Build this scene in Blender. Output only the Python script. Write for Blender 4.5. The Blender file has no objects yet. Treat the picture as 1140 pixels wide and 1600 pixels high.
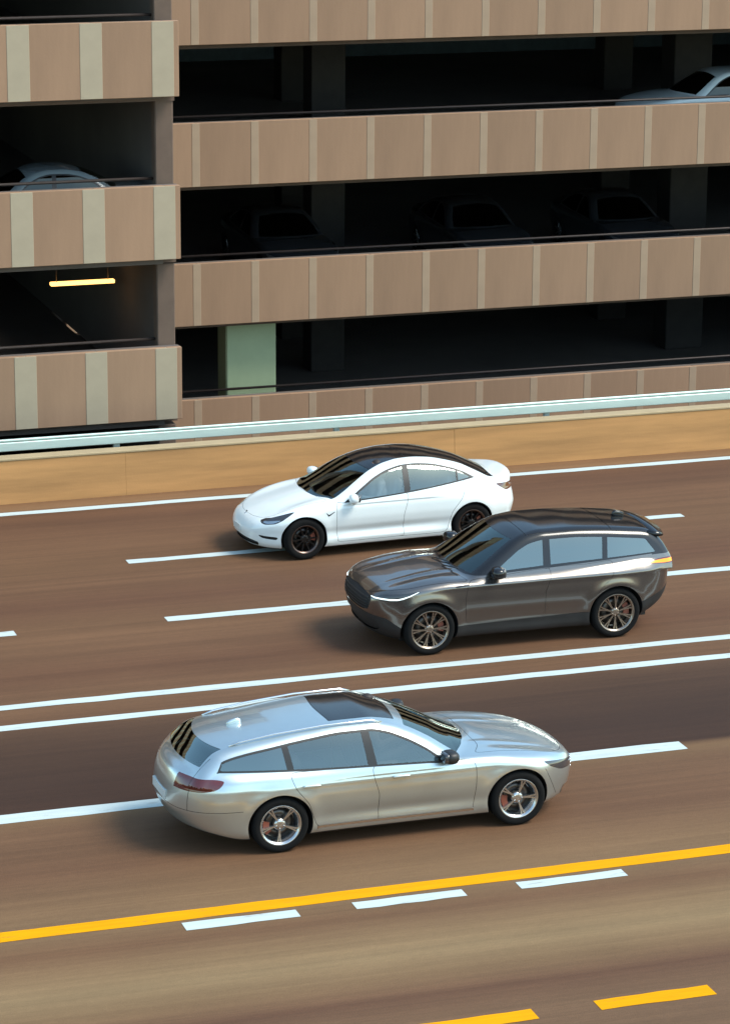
import bpy, math, random
import numpy as np
from mathutils import Matrix, Vector

# ------------------------------------------------------------------ camera, sky, sun, exposure
sc = bpy.context.scene
R = math.radians
CAM_H = 13.28
yaw, pitch, roll = R(18.521), R(15.168), R(.365)
fwd = Vector((math.sin(yaw)*math.cos(pitch), math.cos(yaw)*math.cos(pitch), -math.sin(pitch)))
rgt = fwd.cross(Vector((0, 0, 1))).normalized(); up = rgt.cross(fwd)
r2 = rgt*math.cos(roll) + up*math.sin(roll); u2 = up*math.cos(roll) - rgt*math.sin(roll)
cam_data = bpy.data.cameras.new('camera'); cam = bpy.data.objects.new('camera', cam_data)
sc.collection.objects.link(cam)
cam.matrix_world = Matrix(((r2.x, u2.x, -fwd.x, 0), (r2.y, u2.y, -fwd.y, 0), (r2.z, u2.z, -fwd.z, CAM_H), (0, 0, 0, 1)))
cam_data.sensor_fit = 'VERTICAL'; cam_data.sensor_height = 36.0; cam_data.lens = 4700/1600*36.0
cam_data.clip_start = .5; cam_data.clip_end = 3000
sc.camera = cam

SUN_EL, SUN_AZ = R(52), R(122)      # azimuth measured clockwise from +Y (away from the camera)
world = bpy.data.worlds.new('World'); sc.world = world; world.use_nodes = True
wn = world.node_tree.nodes; wl = world.node_tree.links
bg = wn['Background']; sky = wn.new('ShaderNodeTexSky'); sky.sky_type = 'NISHITA'
sky.sun_disc = False; sky.sun_elevation = SUN_EL; sky.sun_rotation = SUN_AZ
sky.air_density = 1.0; sky.dust_density = 1.0; sky.ozone_density = 0.0; sky.altitude = 50
tint = wn.new('ShaderNodeVectorMath'); tint.operation = 'MULTIPLY'; tint.inputs[1].default_value = (.93, 1.05, .97)     # faint teal cast of the photograph's daylight
wl.new(sky.outputs[0], tint.inputs[0]); wl.new(tint.outputs[0], bg.inputs[0]); bg.inputs[1].default_value = .15
sun_data = bpy.data.lights.new('sun', 'SUN'); sun_data.energy = 1.5; sun_data.angle = R(24); sun_data.color = (1, .94, .84)
sun = bpy.data.objects.new('sun', sun_data); sc.collection.objects.link(sun)
sd = Vector((math.sin(SUN_AZ)*math.cos(SUN_EL), math.cos(SUN_AZ)*math.cos(SUN_EL), math.sin(SUN_EL)))
sun.rotation_euler = sd.to_track_quat('Z', 'Y').to_euler(); sun.location = sd*80
sc.view_settings.view_transform = 'Standard'; sc.view_settings.look = 'None'
sc.view_settings.gamma = 1.0; sc.view_settings.use_curve_mapping = False
sc.view_settings.exposure = 1.15

# ------------------------------------------------------------------ small helpers
COL = sc.collection
rnd = random.Random(7)
def tag(o, label=None, cat=None, group=None, kind=None):
    if label: o['label'] = label
    if cat: o['category'] = cat
    if group: o['group'] = group
    if kind: o['kind'] = kind
    return o
def link(name, data, parent=None, loc=None, rot=None):
    o = bpy.data.objects.new(name, data); COL.objects.link(o)
    if parent: o.parent = parent
    if loc is not None: o.location = loc
    if rot is not None: o.rotation_euler = rot
    return o
def empty(name, loc=(0, 0, 0), rz=0.0):
    o = link(name, None, None, loc, (0, 0, rz)); o.empty_display_size = .3; return o
def copy_tree(o, parent=None):
    c = o.copy(); COL.objects.link(c); c.parent = parent
    for ch in o.children: copy_tree(ch, c)
    return c
def mesh(name, V, F, m=None, smooth=False, normals=None):
    me = bpy.data.meshes.new(name); me.from_pydata([tuple(map(float, v)) for v in V], [], [tuple(map(int, f)) for f in F])
    if m: me.materials.append(m)
    if smooth or normals is not None:
        me.polygons.foreach_set('use_smooth', [True]*len(me.polygons))
    if normals is not None: me.normals_split_custom_set_from_vertices([tuple(map(float, n)) for n in normals])
    me.update(); return me
class MB:
    """collects boxes, tubes, lathes and superellipsoids into one mesh"""
    def __init__(s): s.V = []; s.F = []; s.S = []
    def add(s, V, F, smooth=False):
        b = len(s.V); s.V += [tuple(v) for v in V]; s.F += [tuple(b+i for i in f) for f in F]; s.S += [smooth]*len(F); return s
    def box(s, x0, x1, y0, y1, z0, z1, bev=0.0):
        if bev <= 0:
            V = [(x0,y0,z0),(x1,y0,z0),(x1,y1,z0),(x0,y1,z0),(x0,y0,z1),(x1,y0,z1),(x1,y1,z1),(x0,y1,z1)]
            return s.add(V, [(0,3,2,1),(4,5,6,7),(0,1,5,4),(1,2,6,5),(2,3,7,6),(3,0,4,7)])
        V = []; b = bev                      # chamfered box: 24 vertices
        idx = {}
        for sx in (0, 1):
            for sy in (0, 1):
                for sz in (0, 1):
                    X = (x0, x1)[sx]; Y = (y0, y1)[sy]; Z = (z0, z1)[sz]
                    dx = b if sx == 0 else -b; dy = b if sy == 0 else -b; dz = b if sz == 0 else -b
                    for ax, p in (('x', (X, Y+dy, Z+dz)), ('y', (X+dx, Y, Z+dz)), ('z', (X+dx, Y+dy, Z))):
                        idx[(sx, sy, sz, ax)] = len(V); V.append(p)
        F = []
        for a in (0, 1):
            q = [(0,0),(1,0),(1,1),(0,1)]
            F.append([idx[(a, i, j, 'x')] for i, j in (q if a else q[::-1])])
            F.append([idx[(i, a, j, 'y')] for i, j in (q[::-1] if a else q)])
            F.append([idx[(i, j, a, 'z')] for i, j in (q if a else q[::-1])])
        for i in (0, 1):
            for j in (0, 1):
                e = [idx[(i, j, 0, 'x')], idx[(i, j, 1, 'x')], idx[(i, j, 1, 'y')], idx[(i, j, 0, 'y')]]; F.append(e if i != j else e[::-1])
                e = [idx[(i, 0, j, 'x')], idx[(i, 1, j, 'x')], idx[(i, 1, j, 'z')], idx[(i, 0, j, 'z')]]; F.append(e[::-1] if i != j else e)
                e = [idx[(0, i, j, 'y')], idx[(1, i, j, 'y')], idx[(1, i, j, 'z')], idx[(0, i, j, 'z')]]; F.append(e if i != j else e[::-1])
        for sx in (0, 1):
            for sy in (0, 1):
                for sz in (0, 1):
                    t = [idx[(sx, sy, sz, a)] for a in 'xyz']; F.append(t if (sx+sy+sz) % 2 else t[::-1])
        return s.add(V, F)
    def lathe(s, prof, axis='y', n=40, c=(0, 0, 0), close=False):
        V = []; F = []; m = len(prof)
        for i in range(n):
            a = 2*math.pi*i/n
            for (r, h) in prof:
                if axis == 'y': V.append((c[0]+r*math.cos(a), c[1]+h, c[2]+r*math.sin(a)))
                else: V.append((c[0]+r*math.cos(a), c[1]+r*math.sin(a), c[2]+h))
        for i in range(n):
            j = (i+1) % n
            for k in range(m if close else m-1):
                k2 = (k+1) % m; F.append((i*m+k, j*m+k, j*m+k2, i*m+k2))
        return s.add(V, F, True)
    def tube(s, pts, r, n=10, cap=True):
        pts = [Vector(p) for p in pts]; V = []; F = []; m = len(pts)
        rr = r if hasattr(r, '__len__') else [r]*m
        for k, p in enumerate(pts):
            t = (pts[min(k+1, m-1)] - pts[max(k-1, 0)]).normalized()
            u = t.cross(Vector((0, 0, 1)))
            if u.length < .05: u = t.cross(Vector((0, 1, 0)))
            u.normalize(); w = t.cross(u)
            for i in range(n):
                a = 2*math.pi*i/n; V.append(p + (u*math.cos(a) + w*math.sin(a))*rr[k])
        for k in range(m-1):
            for i in range(n):
                j = (i+1) % n; F.append((k*n+i, k*n+j, (k+1)*n+j, (k+1)*n+i))
        if cap: F.append(tuple(range(n))[::-1]); F.append(tuple((m-1)*n+i for i in range(n)))
        return s.add(V, F, True)
    def sup(s, c, r, e1=.5, e2=.5, nu=20, nv=12, M=None):
        """superellipsoid: small exponents give a rounded box"""
        f = lambda w, e: math.copysign(abs(w)**e, w)
        V = []; F = []
        for j in range(nv+1):
            ph = -math.pi/2 + math.pi*j/nv
            for i in range(nu):
                th = 2*math.pi*i/nu
                p = Vector((r[0]*f(math.cos(ph), e1)*f(math.cos(th), e2), r[1]*f(math.cos(ph), e1)*f(math.sin(th), e2), r[2]*f(math.sin(ph), e1)))
                if M is not None: p = M @ p
                V.append((c[0]+p.x, c[1]+p.y, c[2]+p.z))
        for j in range(nv):
            for i in range(nu):
                k = (i+1) % nu; F.append((j*nu+i, j*nu+k, (j+1)*nu+k, (j+1)*nu+i))
        return s.add(V, F, True)
    def data(s, name, m=None):
        me = mesh(name, s.V, s.F, m)
        me.polygons.foreach_set('use_smooth', s.S); me.update(); return me
    def build(s, name, m=None, parent=None, loc=None, rot=None): return link(name, s.data(name, m), parent, loc, rot)

# ------------------------------------------------------------------ materials
def mat(name, col, rough=.6, metal=0.0, coat=0.0, var=0.0, vscale=(3, 3, 3), bump=0.0, bscale=60, emit=None, estr=0.0, spec=.5, perobj=0.0, rvar=0.0, coat_r=.03):
    m = bpy.data.materials.new(name); m.use_nodes = True; nt = m.node_tree; N = nt.nodes; Lk = nt.links; b = N['Principled BSDF']
    b.inputs['Base Color'].default_value = (*col, 1); b.inputs['Roughness'].default_value = rough; b.inputs['Metallic'].default_value = metal
    b.inputs['Coat Weight'].default_value = coat; b.inputs['Coat Roughness'].default_value = coat_r; b.inputs['Specular IOR Level'].default_value = spec
    tc = N.new('ShaderNodeTexCoord')
    if var or perobj or rvar:
        mp = N.new('ShaderNodeMapping'); mp.inputs['Scale'].default_value = vscale; Lk.new(tc.outputs['Object'], mp.inputs[0])
        nz = N.new('ShaderNodeTexNoise'); nz.inputs['Scale'].default_value = 1.0; nz.inputs['Detail'].default_value = 5; nz.inputs['Roughness'].default_value = .6
        Lk.new(mp.outputs[0], nz.inputs['Vector'])
        mr = N.new('ShaderNodeMapRange'); mr.inputs[1].default_value = .25; mr.inputs[2].default_value = .75; mr.inputs[3].default_value = 1-var; mr.inputs[4].default_value = 1+var
        Lk.new(nz.outputs['Fac'], mr.inputs[0]); val = mr.outputs[0]
        if perobj:
            oi = N.new('ShaderNodeObjectInfo'); m2 = N.new('ShaderNodeMapRange'); m2.inputs[3].default_value = 1-perobj; m2.inputs[4].default_value = 1+perobj
            Lk.new(oi.outputs['Random'], m2.inputs[0]); mu = N.new('ShaderNodeMath'); mu.operation = 'MULTIPLY'; Lk.new(val, mu.inputs[0]); Lk.new(m2.outputs[0], mu.inputs[1]); val = mu.outputs[0]
        vm = N.new('ShaderNodeVectorMath'); vm.operation = 'SCALE'; vm.inputs[0].default_value = col; Lk.new(val, vm.inputs['Scale']); Lk.new(vm.outputs[0], b.inputs['Base Color'])
        if rvar:
            m3 = N.new('ShaderNodeMapRange'); m3.inputs[1].default_value = .3; m3.inputs[2].default_value = .7; m3.inputs[3].default_value = rough-rvar; m3.inputs[4].default_value = rough+rvar
            Lk.new(nz.outputs['Fac'], m3.inputs[0]); Lk.new(m3.outputs[0], b.inputs['Roughness'])
    if bump:
        n2 = N.new('ShaderNodeTexNoise'); n2.inputs['Scale'].default_value = bscale; n2.inputs['Detail'].default_value = 4; Lk.new(tc.outputs['Object'], n2.inputs['Vector'])
        bp = N.new('ShaderNodeBump'); bp.inputs['Strength'].default_value = bump; bp.inputs['Distance'].default_value = .01; Lk.new(n2.outputs['Fac'], bp.inputs['Height']); Lk.new(bp.outputs[0], b.inputs['Normal'])
    if emit: b.inputs['Emission Color'].default_value = (*emit, 1); b.inputs['Emission Strength'].default_value = estr
    return m
def glass(name, tint, refl=1.0, base=.03):
    m = bpy.data.materials.new(name); m.use_nodes = True; nt = m.node_tree; N = nt.nodes; Lk = nt.links
    N.remove(N['Principled BSDF']); out = N['Material Output']
    tr = N.new('ShaderNodeBsdfTransparent'); tr.inputs[0].default_value = (*tint, 1)
    gl = N.new('ShaderNodeBsdfGlossy'); gl.inputs['Roughness'].default_value = .012; gl.inputs[0].default_value = (.84, .98, .94, 1)
    fr = N.new('ShaderNodeFresnel'); fr.inputs[0].default_value = 1.62
    mu = N.new('ShaderNodeMath'); mu.operation = 'MULTIPLY_ADD'; mu.use_clamp = True; mu.inputs[1].default_value = 1.25*refl; mu.inputs[2].default_value = base; Lk.new(fr.outputs[0], mu.inputs[0])
    mx = N.new('ShaderNodeMixShader'); Lk.new(mu.outputs[0], mx.inputs[0]); Lk.new(tr.outputs[0], mx.inputs[1]); Lk.new(gl.outputs[0], mx.inputs[2]); Lk.new(mx.outputs[0], out.inputs[0])
    return m
def road_paint(name, col, under):
    m = mat(name, col, .6, var=.10, vscale=(1.2, 9, 1), bump=.25); nt = m.node_tree; N = nt.nodes; Lk = nt.links; b = N['Principled BSDF']
    src = b.inputs['Base Color'].links[0].from_socket; tc = N.new('ShaderNodeTexCoord'); out = None
    for sc_, lo, hi in (((2.0, 14, 1), .60, .72), ((30, 30, 1), .66, .74)):
        mp = N.new('ShaderNodeMapping'); mp.inputs['Scale'].default_value = sc_; Lk.new(tc.outputs['Object'], mp.inputs[0])
        n = N.new('ShaderNodeTexNoise'); n.inputs['Scale'].default_value = 1; n.inputs['Detail'].default_value = 6; n.inputs['Roughness'].default_value = .7; Lk.new(mp.outputs[0], n.inputs['Vector'])
        r = N.new('ShaderNodeMapRange'); r.inputs[1].default_value = lo; r.inputs[2].default_value = hi; r.inputs[4].default_value = .75; Lk.new(n.outputs['Fac'], r.inputs[0])
        mx = N.new('ShaderNodeMix'); mx.data_type = 'RGBA'; Lk.new(r.outputs[0], mx.inputs[0]); Lk.new(src, mx.inputs[6]); mx.inputs[7].default_value = (*under, 1); src = mx.outputs[2]
    b.inputs['Specular IOR Level'].default_value = .12; b.inputs['Roughness'].default_value = .85
    Lk.new(src, b.inputs['Base Color']); return m
M = dict(
    panel=mat('precast_panel', (.315, .186, .110), .85, var=.13, vscale=(2.2, 2.2, .35), bump=.15, bscale=25, perobj=.07),
    strip=mat('pale_joint_strip', (.39, .315, .215), .8, var=.06),
    strip_thin=mat('pale_joint_cover', (.37, .255, .165), .8, var=.06),
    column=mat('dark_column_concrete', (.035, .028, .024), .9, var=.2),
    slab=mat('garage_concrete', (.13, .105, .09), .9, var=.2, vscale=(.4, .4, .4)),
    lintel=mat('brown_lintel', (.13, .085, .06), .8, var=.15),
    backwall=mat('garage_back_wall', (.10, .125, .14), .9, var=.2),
    green=mat('pale_green_paint', (.38, .45, .26), .6, var=.06),
    steel_dark=mat('dark_steel', (.05, .035, .03), .5, metal=.3, var=.1),
    wall=mat('ochre_concrete', (.41, .21, .075), .85, var=.30, vscale=(.35, 2, 4), bump=.2, bscale=30),
    cap=mat('pale_wall_cap', (.40, .30, .17), .8, var=.1),
    galv=mat('galvanised_steel', (.55, .66, .61), .5, metal=.35, var=.1, vscale=(1, 6, 6)),
    ground=mat('dusty_ground', (.12, .09, .065), .95, var=.3, vscale=(.1, .1, .1)),
    white_line=road_paint('white_road_paint', (.51, .575, .55), (.14, .085, .05)),
    yellow_line=road_paint('yellow_road_paint', (.72, .31, .0003), (.14, .085, .05)),
    white_paint=mat('white_car_paint', (.80, .855, .84), .35, coat=1, var=.02, vscale=(2, 2, 2)),
    grey_paint=mat('bronze_grey_metallic', (.17, .153, .14), .22, metal=.85, coat=1, var=.03, vscale=(4, 4, 4)),
    silver_paint=mat('silver_metallic', (.56, .63, .63), .28, metal=.85, coat=1, var=.03, vscale=(4, 4, 4)),
    gloss_black=mat('gloss_black', (.012, .012, .013), .10, coat=0, spec=.55, var=.1),
    black_trim=mat('black_trim', (.014, .014, .014), .45, var=.1),
    black_plastic=mat('rough_black_plastic', (.016, .015, .015), .6, var=.2),
    seam=mat('shut_line_shadow_gap', (.05, .05, .05), .9, var=.05),
    tyre=mat('tyre_rubber', (.006, .006, .006), .9, spec=.2, var=.15, bump=.2),
    rim_black=mat('black_alloy', (.02, .018, .017), .3, metal=.6, var=.1),
    rim_lip=mat('machined_rim_edge', (.14, .10, .085), .3, metal=.9, var=.1),
    rim_bronze=mat('bright_bronze_alloy', (.32, .26, .215), .25, metal=.95, var=.08),
    rim_silver=mat('silver_alloy', (.55, .55, .55), .25, metal=.95, var=.05),
    plate=mat('pale_number_plate', (.6, .62, .6), .5, var=.05),
    disc=mat('brake_disc', (.10, .085, .075), .35, metal=.9, var=.1),
    caliper=mat('brake_caliper_red_brown', (.22, .06, .035), .4, var=.1),
    chrome=mat('chrome', (.75, .75, .75), .12, metal=1, var=.02),
    lamp_glass=mat('headlamp_lens', (.035, .035, .038), .08, coat=1, var=.1),
    lamp_inner=mat('headlamp_reflector', (.55, .57, .58), .15, metal=.9, var=.1),
    drl=mat('lit_daytime_lamp', (.9, .95, .95), .2, emit=(.85, 1, 1), estr=.5),
    tail_red=mat('tail_lamp_red', (.10, .012, .01), .12, coat=1, var=.1),
    tail_dark=mat('tail_lamp_dark_amber', (.10, .03, .012), .12, coat=1, var=.1),
    tail_amber=mat('lit_amber_lamp', (.9, .32, .02), .2, emit=(1, .20, .008), estr=.42),
    glass_side=glass('side_glass', (.78, .80, .78), 1.2, .10),
    glass_dark=glass('dark_glass', (.14, .14, .14), 1.4, .13),
    screen=glass('windscreen_glass', (.34, .34, .33), 1.0, .03),
    lining=mat('cabin_lining', (.028, .025, .023), .9, var=.1),
    seat=mat('seat_grey', (.09, .08, .075), .6, var=.1),
    seat_pale=mat('seat_pale', (.5, .5, .48), .6, var=.1),
    skin=mat('skin', (.45, .25, .17), .5, var=.05),
    shirt=mat('pale_shirt', (.55, .56, .56), .85, var=.08),
    jacket=mat('dark_jacket', (.05, .05, .055), .85, var=.1),
    hair=mat('dark_hair', (.03, .02, .015), .6, var=.2),
    glass_parked=glass('parked_glass', (.05, .05, .05), .6, .02),
    parked_dark=mat('dark_parked_paint', (.02, .022, .025), .25, coat=1, var=.05),
    parked_grey=mat('grey_parked_paint', (.16, .19, .20), .25, coat=1, var=.05),
    parked_pale=mat('pale_parked_paint', (.60, .66, .66), .3, coat=1, var=.03),
    lamp_amber=mat('amber_tube', (1, .6, .2), .4, emit=(1, .50, .13), estr=1.6),
)

# ------------------------------------------------------------------ road surface: wear bands run along the lanes
def srgb(r, g, b, k=(1, 1, 1)):
    f = lambda c: (c/255/12.92 if c/255 <= .04045 else ((c/255+.055)/1.055)**2.4)
    return tuple(f(c)/q for c, q in zip((r, g, b), k))
ROADK = (1.50, 1.78, 2.25)
BANDS = [(26.0, (120, 98, 80)), (27.1, (126, 103, 84)), (27.7, (113, 86, 70)), (28.2, (140, 118, 93)), (28.8, (158, 140, 112)), (29.3, (146, 125, 99)),
         (29.9, (126, 99, 78)), (30.5, (142, 120, 95)), (31.2, (138, 114, 90)), (32.2, (120, 93, 74)), (33.6, (124, 98, 78)), (34.0, (134, 110, 86)),
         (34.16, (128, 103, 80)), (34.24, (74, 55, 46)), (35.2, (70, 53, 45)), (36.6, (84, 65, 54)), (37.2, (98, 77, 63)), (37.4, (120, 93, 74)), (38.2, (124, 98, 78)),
         (39.4, (114, 86, 69)), (40.6, (126, 99, 79)), (41.6, (128, 101, 80)), (42.6, (114, 86, 70)), (43.6, (122, 95, 76)), (44.7, (126, 99, 78)), (46.0, (126, 98, 78)),
         (47.3, (114, 86, 69)), (48.0, (120, 90, 70)), (48.3, (150, 122, 95)), (48.8, (140, 110, 85))]
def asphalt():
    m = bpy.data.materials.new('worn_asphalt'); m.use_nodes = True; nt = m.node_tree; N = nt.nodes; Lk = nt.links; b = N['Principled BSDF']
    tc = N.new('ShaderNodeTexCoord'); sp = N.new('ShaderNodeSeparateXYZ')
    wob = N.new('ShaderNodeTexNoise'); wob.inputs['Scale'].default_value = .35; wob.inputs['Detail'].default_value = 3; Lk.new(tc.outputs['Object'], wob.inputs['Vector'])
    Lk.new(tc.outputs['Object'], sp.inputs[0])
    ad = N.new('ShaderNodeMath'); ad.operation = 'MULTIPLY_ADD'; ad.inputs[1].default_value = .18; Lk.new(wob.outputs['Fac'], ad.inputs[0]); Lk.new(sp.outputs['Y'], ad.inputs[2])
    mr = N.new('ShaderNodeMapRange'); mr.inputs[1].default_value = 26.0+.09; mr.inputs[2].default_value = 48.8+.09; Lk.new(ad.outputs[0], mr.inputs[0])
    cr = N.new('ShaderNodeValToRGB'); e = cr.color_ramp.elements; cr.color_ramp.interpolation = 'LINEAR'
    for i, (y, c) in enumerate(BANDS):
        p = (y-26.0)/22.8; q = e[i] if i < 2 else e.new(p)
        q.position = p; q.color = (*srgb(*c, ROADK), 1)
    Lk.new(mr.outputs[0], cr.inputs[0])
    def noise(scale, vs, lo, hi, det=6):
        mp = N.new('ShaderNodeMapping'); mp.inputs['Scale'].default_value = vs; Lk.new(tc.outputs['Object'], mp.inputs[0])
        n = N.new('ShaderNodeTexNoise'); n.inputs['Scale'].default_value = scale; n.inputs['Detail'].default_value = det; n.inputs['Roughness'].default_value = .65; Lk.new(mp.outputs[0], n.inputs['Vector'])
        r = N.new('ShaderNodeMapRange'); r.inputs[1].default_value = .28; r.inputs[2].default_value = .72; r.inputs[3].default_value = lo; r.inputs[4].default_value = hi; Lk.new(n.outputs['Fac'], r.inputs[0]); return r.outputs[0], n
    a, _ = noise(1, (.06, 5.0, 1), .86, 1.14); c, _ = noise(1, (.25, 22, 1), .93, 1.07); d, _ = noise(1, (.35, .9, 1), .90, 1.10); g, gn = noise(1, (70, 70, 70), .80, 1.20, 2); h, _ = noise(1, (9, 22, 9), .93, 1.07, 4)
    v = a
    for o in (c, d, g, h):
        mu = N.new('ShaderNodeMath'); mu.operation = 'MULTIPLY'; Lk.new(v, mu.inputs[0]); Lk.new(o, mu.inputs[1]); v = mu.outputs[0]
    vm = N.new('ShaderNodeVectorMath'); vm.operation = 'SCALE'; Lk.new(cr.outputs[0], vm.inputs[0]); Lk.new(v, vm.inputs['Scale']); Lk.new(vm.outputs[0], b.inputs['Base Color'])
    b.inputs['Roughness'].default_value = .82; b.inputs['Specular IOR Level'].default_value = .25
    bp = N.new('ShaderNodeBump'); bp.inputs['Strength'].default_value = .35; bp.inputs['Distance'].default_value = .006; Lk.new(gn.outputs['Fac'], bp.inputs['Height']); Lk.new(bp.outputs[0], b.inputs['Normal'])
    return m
ASPHALT = asphalt()

GZ = -6.0
g = MB(); n = 24
for i in range(n+1):
    for j in range(n+1): g.V.append((-1500+3000*i/n, -1500+3000*j/n, GZ))
for i in range(n):
    for j in range(n): g.F.append((i*(n+1)+j, (i+1)*(n+1)+j, (i+1)*(n+1)+j+1, i*(n+1)+j+1)); g.S.append(False)
tag(g.build('ground', M['ground']), kind='structure')
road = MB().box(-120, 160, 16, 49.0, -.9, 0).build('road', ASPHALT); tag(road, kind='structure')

def quadstrip(name, x0, x1, y, w, z, m, rag=.012, step=.25):
    """a painted line with slightly worn edges"""
    n = max(1, int((x1-x0)/step)); V = []; F = []
    for i in range(n+1):
        x = x0 + (x1-x0)*i/n
        V += [(x, y-w/2+rnd.uniform(-rag, rag), z), (x, y+w/2+rnd.uniform(-rag, rag), z)]
        if i: F.append((2*i-2, 2*i, 2*i+1, 2*i-1))
    return link(name, mesh(name, V, F, m), road)
LZ = .004
quadstrip('edge_line', -30, 60, 48.06, .20, LZ, M['white_line'], step=.5)
for y, w in ((38.24, .205), (37.42, .205)): quadstrip('lane_line', -30, 60, y, w, LZ, M['white_line'], step=.5)
quadstrip('lane_line', -8, 15.85, 34.11, .30, LZ, M['white_line'], step=.5)
quadstrip('yellow_line', -30, 60, 30.55, .265, LZ, M['yellow_line'], step=.5)
for k in range(-1, 4):
    quadstrip('lane_dash', 11.0+6.2*k, 14.4+6.2*k, 44.68, .20, LZ, M['white_line'])
    quadstrip('lane_dash', 10.8+6.1*k, (8.52 if k == -1 else 14.4+6.1*k), 41.52, .22, LZ, M['white_line'])
for k in range(3):
    quadstrip('short_white_dash', 8.03+2.0*k, 9.36+2.0*k, 30.23, .21, LZ, M['white_line'])
    quadstrip('short_yellow_dash', 7.58+2.02*k, 8.90+2.02*k, 26.90, .25, LZ, M['yellow_line'])

# barrier wall and rail at the far edge of the road
bw = empty('barrier_wall', (20, 48.85, 0)); tag(bw, 'long ochre concrete barrier wall along the far road edge', 'wall')
for k in range(-12, 14):
    x0 = k*6.0; wob = rnd.uniform(-.004, .004)
    V = []; prof = [(48.70+wob, -.02), (48.762+wob, .735), (49.0, .735), (49.0, -.02)]
    b = MB()
    P0 = [(x0+.0015-20, y-48.85, z) for y, z in prof]; P1 = [(x0+5.9985-20, y-48.85, z) for y, z in prof]
    m_ = len(prof); b.V = P0 + P1
    b.F = [(i, i+m_, (i+1) % m_+m_, (i+1) % m_) for i in range(m_)] + [tuple(range(m_)), tuple(range(2*m_-1, m_-1, -1))]; b.S = [False]*len(b.F)
    b.build('barrier_block', M['wall'], bw)
MB().box(-92, 64, -.10, .17, .738, .785, .012).build('coping', M['cap'], bw)
gr = empty('guard_rail', (20, 49.3, 0)); tag(gr, 'pale galvanised steel guard rail running behind the ochre wall', 'guard rail')
MB().box(-92, 64, -.03, .05, .775, .93, .012).build('rail_beam', M['galv'], gr)
MB().tube([(-92, .01, .962), (64, .01, .962)], .024, 12).build('top_pipe', M['galv'], gr)
post0 = MB().box(-.05, .05, .052, .14, -1.2, .955, .008).data('post', M['galv'])
for k in range(-22, 16): link('post', post0, gr, (k*4.0, 0, 0))
MB().box(-92, 64, -.32, .26, -1.3, .34, .02).build('footing', M['lintel'], gr)

# ------------------------------------------------------------------ parking garage with two wings
YL, YR, XC = 52.0, 61.5, 13.86
MOD = 1.30
gar = empty('parking_garage', (20, 60, GZ)); tag(gar, 'tan parking garage with bands of concrete panels and dark open decks', 'building')
def ch(o): o.parent = gar; o.matrix_parent_inverse = Matrix.Translation((-20, -60, -GZ)); return o
def panel_mesh(w, h):
    return MB().box(-w/2, w/2, -.11, 0, 0, h, .008).data('panel', M['panel'])
FLOORS = [-2.4, .6, 3.6, 6.6, 9.6]
def facade(x_start, x_end, Y, tops, h, sw, phase, sm_='strip'):
    """spandrel bands: panels of one module each, a pale strip over every joint"""
    pm = panel_mesh(MOD-.008, h); sm = MB().box(-sw/2, sw/2, -.117, .0, .006, h-.006, .004).data('joint_strip', M[sm_])
    for t in tops:
        z0 = t-h
        sp = ch(MB().box(x_start, x_end, Y+.012, Y+.22, z0+.03, t-.02).build('spandrel', M['slab']))
        ch(MB().box(x_start, x_end, Y+.26, Y+.55, z0-.12, z0+.3).build('lintel', M['lintel']))
        ch(MB().tube([(x_start+.1, Y+.45, t+.06), (x_end-.1, Y+.45, t+.06)], .028, 8).build('deck_rail', M['steel_dark']))
        x = phase
        while x - MOD > x_start: x -= MOD
        first = x
        # narrow leftover panel at the start of the band
        while x < x_end - .02:
            a = x; bnd = min(x+MOD, x_end)
            if bnd - a > MOD-.01: link('panel', pm, sp, ((a+bnd)/2, Y, z0))
            elif bnd - a > .15: link('panel', panel_mesh(bnd-a-.016, h), sp, ((a+bnd)/2, Y, z0))
            if x_start + .1 < a < x_end - .1: link('joint_strip', sm, sp, (a, Y, z0))
            x += MOD
        if first - x_start > .15: link('panel', panel_mesh(first-x_start-.016, h), sp, ((first+x_start)/2, Y, z0))
facade(XC+.0, 40.0, YR, [-1.45, 1.54, 4.55, 7.55, 10.55], 1.36, .17, 18.04, 'strip_thin')
facade(-4.0, XC, YL, [-1.15, 1.84, 4.80, 7.73, 10.73], 1.34, .40, 10.96)
for z in FLOORS:                                     # decks
    ch(MB().box(-4, XC-.25, YL+.23, 80, z-.28, z).build('floor_slab', M['slab']))
    ch(MB().box(XC-.24, 40, YR+.23, 80, z-.28, z).build('floor_slab', M['slab']))
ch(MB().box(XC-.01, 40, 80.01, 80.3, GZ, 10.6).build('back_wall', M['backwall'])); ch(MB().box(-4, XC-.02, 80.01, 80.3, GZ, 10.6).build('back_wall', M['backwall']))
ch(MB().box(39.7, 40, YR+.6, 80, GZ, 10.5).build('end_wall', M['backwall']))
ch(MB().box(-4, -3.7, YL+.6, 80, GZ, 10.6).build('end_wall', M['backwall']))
ch(MB().box(-4, XC, YL+.02, YL+.5, GZ, -2.5).build('base_wall', M['panel'])); ch(MB().box(XC, 40, YR+.02, YR+.5, GZ, -2.82).build('base_wall', M['panel']))
for z0, z1 in zip(FLOORS[:-1], FLOORS[1:]):
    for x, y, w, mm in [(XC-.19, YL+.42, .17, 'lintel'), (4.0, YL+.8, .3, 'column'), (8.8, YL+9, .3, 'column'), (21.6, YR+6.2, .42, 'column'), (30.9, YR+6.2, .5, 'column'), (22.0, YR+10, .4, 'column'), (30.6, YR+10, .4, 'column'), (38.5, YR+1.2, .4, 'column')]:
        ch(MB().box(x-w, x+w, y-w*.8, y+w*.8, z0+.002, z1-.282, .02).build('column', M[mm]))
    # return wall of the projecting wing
    ch(MB().box(XC-.20, XC-.06, YL+.8, 79.9, z0+.002, z1-.282).build('side_wall', M['slab']))
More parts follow.
